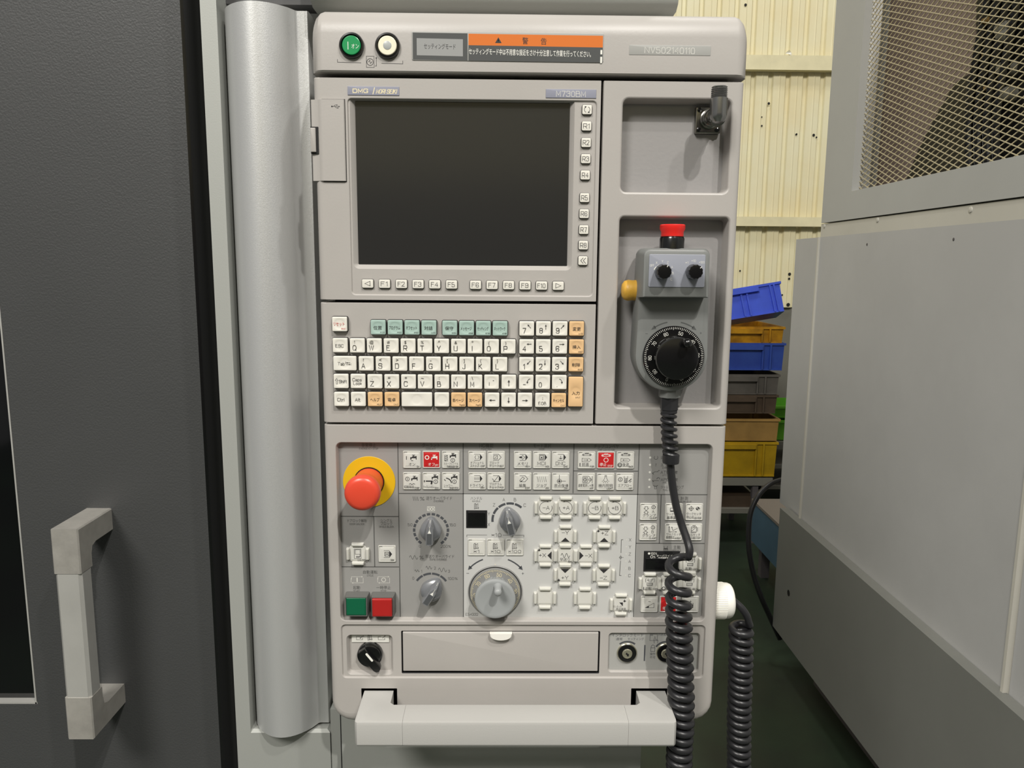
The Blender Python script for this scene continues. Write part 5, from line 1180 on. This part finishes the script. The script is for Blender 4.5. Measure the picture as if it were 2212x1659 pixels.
# ------------------------------------------------------------------ coiled cords
def coil(lead, axis_pts, R, r, cz0, label, s0=math.pi, turns=None):
    """lead: 3-D points before the coil; axis_pts: [(x, y, z)] one per turn"""
    pts = [Vector(p) for p in lead]; n = 22
    A = [Vector(p) for p in axis_pts]
    for i in range((len(A) - 1) * n + 1):
        t = i / n; j = min(int(t), len(A) - 2); f = t - j; c_ = A[j].lerp(A[j + 1], f); s = s0 + 2 * math.pi * t
        rr_ = R * (1 + 0.02 * math.sin(t * 1.7))
        pts.append(c_ + Vector((-rr_ * math.cos(s), -rr_ * math.sin(s), 0)))
    # resample for even steps and smooth the junction
    mb = MB(); mb.tube(pts, r, 10)
    o = mb.obj('coiled_cord', 'cord', None, smooth=60); o['label'] = label; o['category'] = 'cord'; return o
def cr(P, n=8):
    P = [Vector(p) for p in P]; out = []
    for i in range(len(P) - 1):
        a, b_, c_, d = P[max(i - 1, 0)], P[i], P[i + 1], P[min(i + 2, len(P) - 1)]
        for j in range(n):
            t = j / n; out.append(0.5 * ((2 * b_) + (c_ - a) * t + (2 * a - 5 * b_ + 4 * c_ - d) * t * t + (3 * b_ - a - 3 * c_ + d) * t ** 3))
    out.append(P[-1]); return out
YW = -0.030
k = PXS(1466, 1400, YW); R1 = 21 * k
ty = [1203, 1246, 1280, 1308, 1332, 1355, 1377, 1399, 1420, 1441, 1460, 1482, 1503, 1522, 1541, 1560, 1579, 1597, 1614, 1631, 1648, 1666, 1684, 1702, 1720, 1738] + [1756 + 18 * i for i in range(14)]
ax = []
for y_ in ty:
    xx = 1466 + max(0, min(1, (y_ - 1330) / 180)) * 5.5 - max(0, min(1, (y_ - 1560) / 80)) * 4.5
    X_, Z_ = U(xx, y_, YW); ax.append((X_, YW, Z_))
jx = ax[0][0] + R1
lead = [(xb_, yc, z3 + 0.002), (xb_, yc, z3 - 0.004)] 
for a_, b_, y_ in ((1453, 1050, -0.0125), (1461, 1095, -0.015), (1472, 1132, -0.018), (1484, 1166, -0.024), (1489.5, 1188, -0.029)):
    X_, Z_ = U(a_, b_, y_); lead.append((X_, y_, Z_))
lead.append((jx, YW, ax[0][2]))
ld = cr(lead)[:-1]
coil(ld, ax, R1, 8.6 * k, None, 'thick black coiled cord hanging from the pendant in front of the operator panel')
YW2 = 0.03
k = PXS(1600, 1480, YW2); R2 = 19 * k
ty = [1352, 1366, 1385, 1402] + [1419 + 15.8 * i for i in range(34)]
ax = [(U(1601 - max(0, min(1, (y_ - 1400) / 150)) * 4.5, y_, YW2)[0], YW2, U(1600, y_, YW2)[1]) for y_ in ty]
jx = ax[0][0] + R2
lead = []
for a_, b_, y_ in ((1583, 1297, 0.03), (1588, 1301, 0.03), (1602, 1314, 0.028), (1613, 1330, 0.028), (1617.5, 1344, 0.029)):
    X_, Z_ = U(a_, b_, y_); lead.append((X_, y_, Z_))
lead.append((jx, YW2, ax[0][2]))
coil(cr(lead)[:-1], ax, R2, 7.6 * k, None, 'black coiled cord hanging from the white gland right of the console')

# ------------------------------------------------------------------ neighbouring machine (right)
X1 = 1.02
nm = thing('neighbouring_machine', (1.5, 1.2, 0), 'large grey machine with wire mesh guard, right of the crates and console', 'machine')
def side_prism(pts_px, X, th, name, m, parent=nm, lab=None, bev=0.0, smooth=30):
    P = [UX(a, b_, X) for a, b_ in pts_px]
    mb = MB(); mb.loft([[(X + th, p[0], p[1]) for p in P], [(X, p[0], p[1]) for p in P]]); return mb.obj(name, m, parent, smooth=smooth, label=lab)
def YZ(name, X, th, y0, y1, z0, z1, m, lab=None, parent=nm):
    mb = MB(); mb.box(X, X + th, y0, y1, z0, z1); return mb.obj(name, m, parent, label=lab)
yl, zl_t = UX(1720, 518, X1); zl_b = UX(1691, 1090, X1)[1]; zl_t = (UX(1720, 518, X1)[1] + UX(2212, 472, X1)[1]) / 2
yj = UX(1767, 620, X1)[0]; yj2 = UX(2203, 1300, X1)[0]
NEAR = -0.9
YZ('side_panel', X1, 0.9, yj + 0.006, yl, zl_b, zl_t, 'machine_grey')
YZ('side_panel', X1 - 0.004, 0.9, yj2 + 0.008, yj - 0.004, zl_b - 0.01, zl_t, 'machine_grey')
YZ('side_panel', X1 - 0.004, 0.9, NEAR, yj2 - 0.004, zl_b - 0.01, zl_t, 'machine_grey')
YZ('panel_rib', X1 - 0.010, 0.02, yj - 0.002, yj + 0.006, zl_b + 0.0, zl_t, 'machine_strip')
YZ('panel_rib', X1 - 0.014, 0.02, yj2, yj2 + 0.008, zl_b - 0.0, zl_t, 'machine_strip')
XB = X1 - 0.035
yb, zb_t = UX(1685, 1097, XB); zb_b = (UX(1672, 1360, XB)[1] + UX(1904, 1659, XB)[1]) / 2
YZ('ledge', X1 - 0.02, 0.5, NEAR, yb - 0.01, zb_t - 0.04, zl_b, 'ledge')
YZ('base_panel', XB, 0.03, NEAR, yb, zb_b, zb_t, 'base_grey')
YZ('plinth', XB + 0.12, 0.8, NEAR, yb - 0.1, 0.0, zb_b + 0.05, 'ledge')
y_, z_ = UX(1703.5, 1281, XB); mb = MB(); mb.lathe([(0.011, 0), (0.011, 0.0006)], (XB, y_, z_), ax='-x', n=16); mb.obj('bolt_hole', 'black', nm)
# strip with rivets
XS = X1 - 0.004
ys0 = UX(1773, 500, XS)[0]; zs1 = (UX(1773, 483, XS)[1] + UX(2200, 432, XS)[1]) / 2
YZ('riveted_strip', XS, 0.8, NEAR, ys0, zl_t, zs1, 'machine_strip', 'cream riveted strip')
for a_, b_ in ((1781, 488), (1896, 475), (2097, 453)):
    y_, z_ = UX(a_, b_, XS); mb = MB(); mb.lathe([(0.0070, 0), (0.0062, 0.0018), (0.003, 0.0026), (0.001, 0.0027)], (XS, y_, z_), ax='-x', n=16); mb.obj('rivet', 'machine_strip', nm)
for a_, b_ in ((1873, 528), (2060, 517)):
    y_, z_ = UX(a_, b_, X1 - 0.004); mb = MB(); mb.lathe([(0.004, 0), (0.003, 0.001)], (X1 - 0.004, y_, z_), ax='-x', n=12); mb.obj('screw', 'ledge', nm)
# guard frame with window
XU = X1 - 0.008
yg0 = UX(1774.5, 478, XU)[0]; zg0 = (UX(1774, 480, XU)[1] + UX(2212, 427, XU)[1]) / 2
yw0 = UX(1840, 405, XU)[0]; zw0 = (UX(1840, 410, XU)[1] + UX(2212, 338, XU)[1]) / 2
YN = 0.25; ZTOP = 2.75
mb = MB()
mb.box(XU, XU + 0.05, yw0, yg0, zg0, ZTOP); mb.box(XU, XU + 0.05, NEAR, yw0, zg0, zw0); mb.box(XU, XU + 0.05, NEAR, yw0, ZTOP - 0.15, ZTOP); mb.box(XU, XU + 0.05, NEAR, YN, zw0, ZTOP - 0.15)
fr = mb.obj('guard_frame', 'machine_grey2', nm, smooth=0)
YZ('end_panel', XU + 0.05, 0.9, yg0 - 0.03, yg0, zg0, ZTOP, 'machine_grey2')
# expanded metal
mb = MB(); LW, SW = 0.040, 0.0158; sl = SW / LW
Yh, Zh = (YN, yw0), (zw0, ZTOP - 0.15)
def clip(y0, z0, s):   # line z = z0 + s*(y - y0) clipped to the window
    a, b_ = Yh; za_, zb2_ = z0 + s * (a - y0), z0 + s * (b_ - y0)
    if (za_ < Zh[0] and zb2_ < Zh[0]) or (za_ > Zh[1] and zb2_ > Zh[1]): return None
    out = []
    for y, zz in ((a, za_), (b_, zb2_)):
        if zz < Zh[0]: y += (Zh[0] - zz) / s; zz = Zh[0]
        if zz > Zh[1]: y += (Zh[1] - zz) / s; zz = Zh[1]
        out.append((y, zz))
    return out
tz = 0.0010
for s, xo in ((sl, XU + 0.020), (-sl, XU + 0.022)):
    zz = Zh[0] - abs(s) * (Yh[1] - Yh[0]) - 0.02
    while zz < Zh[1] + abs(s) * (Yh[1] - Yh[0]):
        c_ = clip(Yh[0], zz, s)
        if c_ and abs(c_[0][0] - c_[1][0]) > 0.004:
            (y0_, z0_), (y1_, z1_) = c_
            mb.loft([[(xo, y0_, z0_ - tz), (xo + 0.002, y0_, z0_ - tz), (xo + 0.002, y0_, z0_ + tz), (xo, y0_, z0_ + tz)], [(xo, y1_, z1_ - tz), (xo + 0.002, y1_, z1_ - tz), (xo + 0.002, y1_, z1_ + tz), (xo, y1_, z1_ + tz)]])
        zz += SW
mb.obj('expanded_metal_mesh', 'expanded', nm, smooth=0, kind='stuff')
# behind the mesh
XI = X1 + 0.13
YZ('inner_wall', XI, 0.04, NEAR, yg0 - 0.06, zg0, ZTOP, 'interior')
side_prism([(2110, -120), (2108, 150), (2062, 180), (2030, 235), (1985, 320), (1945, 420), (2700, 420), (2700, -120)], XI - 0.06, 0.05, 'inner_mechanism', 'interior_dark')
for i, (a_, b_, r_) in enumerate(((2182, 62, 0.020), (2184, 76, 0.016), (2186, 148, 0.018), (2190, 204, 0.016), (2150, 45, 0.008), (2152, 118, 0.008), (2155, 190, 0.008))):
    y_, z_ = UX(a_, b_, XI - 0.06); mb = MB(); mb.lathe([(r_, 0), (r_, 0.02), (r_ * 0.5, 0.03)], (XI - 0.06, y_, z_), ax='-x', n=14); mb.obj('hose_fitting', 'tray' if r_ > 0.01 else 'crate_tan', nm)
for i in range(4):
    y_, z_ = UX(2135 + i * 22, -30, XI - 0.08); mb = MB(); mb.tube(cr([(XI - 0.075, y_, z_), (XI - 0.085, y_ + 0.02, z_ - 0.25), (XI - 0.08, y_ - 0.01, z_ - 0.5), (XI - 0.07, y_ + 0.05, z_ - 0.8)], 6), 0.010, 8); mb.obj('hose', 'black_gloss', nm)
# power cable looping out of the machine
pts = []
for a_, b_, y_ in ((1712, 1034, 2.0), (1692, 1036, 1.98), (1665, 1045, 1.95), (1640, 1068, 1.92), (1622, 1105, 1.9), (1617, 1150, 1.88), (1619, 1195, 1.86), (1629, 1245, 1.84), (1645, 1292, 1.82), (1662, 1330, 1.82), (1685, 1380, 1.82)):
    X_, Z_ = U(a_, b_, y_); pts.append((X_, y_, Z_))
mb = MB(); mb.tube(cr(pts, 5), 0.0095, 12); o = mb.obj('power_cable', 'cord', None); o['label'] = 'black cable looping out beside the base of the grey machine'; o['category'] = 'cable'

# ------------------------------------------------------------------ low blue box beyond the machine
XBX = U(1636, 1100, 2.65)[0]
ya, zt1 = 2.05, 0
ytop_far = 2.72
_, zbx = U(1640, 1078, ytop_far)
bx = thing('blue_cabinet', (XBX + 0.2, 2.5, 0), 'low blue-grey metal box on the floor behind the machine base', 'box')
mb = MB(); mb.box(XBX, XBX + 0.5, 1.95, ytop_far, 0.16, zbx - 0.012); mb.obj('body', 'box_blue', bx)
mb = MB(); mb.box(XBX - 0.004, XBX + 0.5, 1.94, ytop_far + 0.004, zbx - 0.012, zbx); mb.obj('lid', 'box_top', bx)
for sx in (0.03, 0.44):
    for sy in (2.0, 2.64):
        mb = MB(); mb.box(XBX + sx, XBX + sx + 0.04, sy, sy + 0.04, 0, 0.16); mb.obj('foot', 'ledge', bx)

# ------------------------------------------------------------------ stacked crates
YCR = 3.10
def crate(px1, y_top, y_bot, m, label, depth=0.40, tilt=0.0, wide=0.60, name='stacking_crate', rib=2, lipm=None):
    x1, zt = U(px1, y_top, YCR); _, zb = U(px1, y_bot, YCR); h = zt - zb; x0 = x1 - wide
    o = thing(name, (0, 0, 0), label, 'crate', 'crates stacked behind the console')
    t = 0.006; tp = 0.005
    mb = MB()
    outer_t = [(x0, YCR, zt), (x1, YCR, zt), (x1, YCR + depth, zt), (x0, YCR + depth, zt)]
    outer_b = [(x0 + tp, YCR + tp, zb), (x1 - tp, YCR + tp, zb), (x1 - tp, YCR + depth - tp, zb), (x0 + tp, YCR + depth - tp, zb)]
    in_t = [(x0 + t, YCR + t, zt), (x1 - t, YCR + t, zt), (x1 - t, YCR + depth - t, zt), (x0 + t, YCR + depth - t, zt)]
    in_b = [(x0 + tp + t, YCR + tp + t, zb + t), (x1 - tp - t, YCR + tp + t, zb + t), (x1 - tp - t, YCR + depth - tp - t, zb + t), (x0 + tp + t, YCR + depth - tp - t, zb + t)]
    mb.loft([outer_b, outer_t, in_t, in_b]); mb.obj('body', m, o, smooth=0)
    mb = MB(); rl = 0.012
    for a0, a1, c0, c1 in ((x0 - 0.006, x1 + 0.006, YCR - 0.008, YCR + 0.004), (x0 - 0.006, x1 + 0.006, YCR + depth - 0.004, YCR + depth + 0.006), (x0 - 0.006, x0 + 0.004, YCR, YCR + depth), (x1 - 0.004, x1 + 0.006, YCR, YCR + depth)):
        mb.box(a0, a1, c0, c1, zt - rl, zt)
    mb.obj('rim', lipm or m, o, smooth=0)
    for fx in (0.42, 0.36, 0.115, 0.075) if rib else ():
        xx = x1 - fx * wide / 0.6 * 1.0
        mb = MB(); mb.box(xx, xx + 0.008, YCR - 0.010, YCR + 0.010, zb + 0.004, zt - rl); mb.obj('rib', m, o, smooth=0)
    if rib:
        mb = MB(); xa_, xb2 = x1 - 0.345, x1 - 0.115
        mb.box(xa_, xb2, YCR - 0.020, YCR - 0.001, zt - rl - 0.022, zt - rl + 0.002); mb.obj('handle_lip', m, o, smooth=0)
        mb = MB(); mb.box(x0 + 0.02, x1 - 0.008, YCR - 0.006, YCR + 0.012, zb, zb + 0.006); mb.obj('foot_rim', m, o, smooth=0)
    if tilt:
        piv = Vector((x1, YCR, zb)); R_ = Matrix.Translation(piv) @ Matrix.Rotation(tilt[0], 4, 'Y') @ Matrix.Rotation(tilt[1], 4, 'X') @ Matrix.Translation(-piv)
        o.matrix_world = R_ @ o.matrix_world
    return o
crate(1693.5, 706, 741, 'crate_amber', 'shallow amber crate directly under the tilted bright blue crate')
crate(1695, 741, 800, 'crate_blue_dark', 'dirty dark blue crate under the shallow amber one')
crate(1683, 809, 852, 'crate_grey', 'grey crate, upper of the two dark grey and brown ones')
crate(1679, 853, 893, 'crate_brown', 'dark brown crate standing on the tan crate')
crate(1683, 905, 953, 'crate_tan', 'tan crate with plain sides on top of the yellow crate', rib=0)
crate(1679, 955, 1029, 'crate_yellow', 'tall yellow crate at the bottom of the crate stack')
crate(1701, 605, 672, 'crate_blue', 'bright blue crate lying tilted on top of the crate stack', tilt=(-0.17, -0.30), depth=0.15, wide=0.30)
# rack under the stack
rk = thing('crate_rack', (1.0, YCR + 0.2, 0), 'dark low trolley carrying the stacked crates', 'trolley')
x1, z1_ = U(1668, 1032, YCR); _, z2_ = U(1660, 1048, YCR); _, z3_ = U(1660, 1098, YCR); _, z4_ = U(1660, 1108, YCR)
for za_, zb_2, m_ in ((z1_, z2_, 'tray'), (z3_, z4_, 'tray')):
    mb = MB(); mb.box(x1 - 0.62, x1, YCR - 0.01, YCR + 0.42, zb_2, za_); mb.obj('shelf', m_, rk)
for sx in (x1 - 0.62, x1 - 0.10):
    for sy in (YCR + 0.0, YCR + 0.38):
        mb = MB(); mb.box(sx, sx + 0.03, sy, sy + 0.03, 0.0, z2_); mb.obj('leg', 'ledge', rk)
mb = MB(); mb.box(x1 - 0.6, x1 - 0.08, YCR + 0.02, YCR + 0.38, z3_, z3_ + 0.06); mb.obj('board_stack', 'crate_brown', rk)
# green crates farther back
YG2 = 3.75
rk2 = thing('storage_shelf', (1.7, YG2 + 0.2, 0), 'shelf behind the crate stack, seen past its right side', 'shelf')
xg, _ = U(1672, 900, YG2)
for y_ in (953, 1003, 1048):
    _, zz = U(1690, y_, YG2); mb = MB(); mb.box(xg - 0.1, xg + 0.7, YG2 - 0.02, YG2 + 0.4, zz - 0.02, zz); mb.obj('shelf_board', 'tray', rk2)
for sx in (xg - 0.1, xg + 0.66):
    mb = MB(); mb.box(sx, sx + 0.04, YG2 + 0.36, YG2 + 0.40, 0, 1.0); mb.obj('upright', 'ledge', rk2)
    mb = MB(); mb.box(sx, sx + 0.04, YG2 - 0.02, YG2 + 0.02, 0, U(1690, 953, YG2)[1]); mb.obj('upright', 'ledge', rk2)
for (ya_, yb_, lab) in ((877, 903, 'bright green bin, upper one behind the crate stack'), (908, 951, 'green bin standing on the shelf behind the crate stack')):
    _, zt = U(1690, ya_, YG2); _, zb = U(1690, yb_, YG2); o = thing('storage_bin', (xg + 0.2, YG2 + 0.1, zb), lab, 'bin', 'green bins on the shelf')
    mb = MB(); x0, x1 = xg, xg + 0.42
    mb.loft([[(x0 + .01, YG2 + .01, zb), (x1 - .01, YG2 + .01, zb), (x1 - .01, YG2 + .29, zb), (x0 + .01, YG2 + .29, zb)], [(x0, YG2, zt), (x1, YG2, zt), (x1, YG2 + .3, zt), (x0, YG2 + .3, zt)], [(x0 + .006, YG2 + .006, zt), (x1 - .006, YG2 + .006, zt), (x1 - .006, YG2 + .294, zt), (x0 + .006, YG2 + .294, zt)], [(x0 + .016, YG2 + .016, zb + .006), (x1 - .016, YG2 + .016, zb + .006), (x1 - .016, YG2 + .284, zb + .006), (x0 + .016, YG2 + .284, zb + .006)]]); mb.obj('body', 'crate_green', o, smooth=0)
    mb = MB(); mb.box(x0 - .008, x1 + .008, YG2 - .010, YG2 + .002, zt - 0.014, zt); mb.obj('rim', 'crate_green', o, smooth=0)
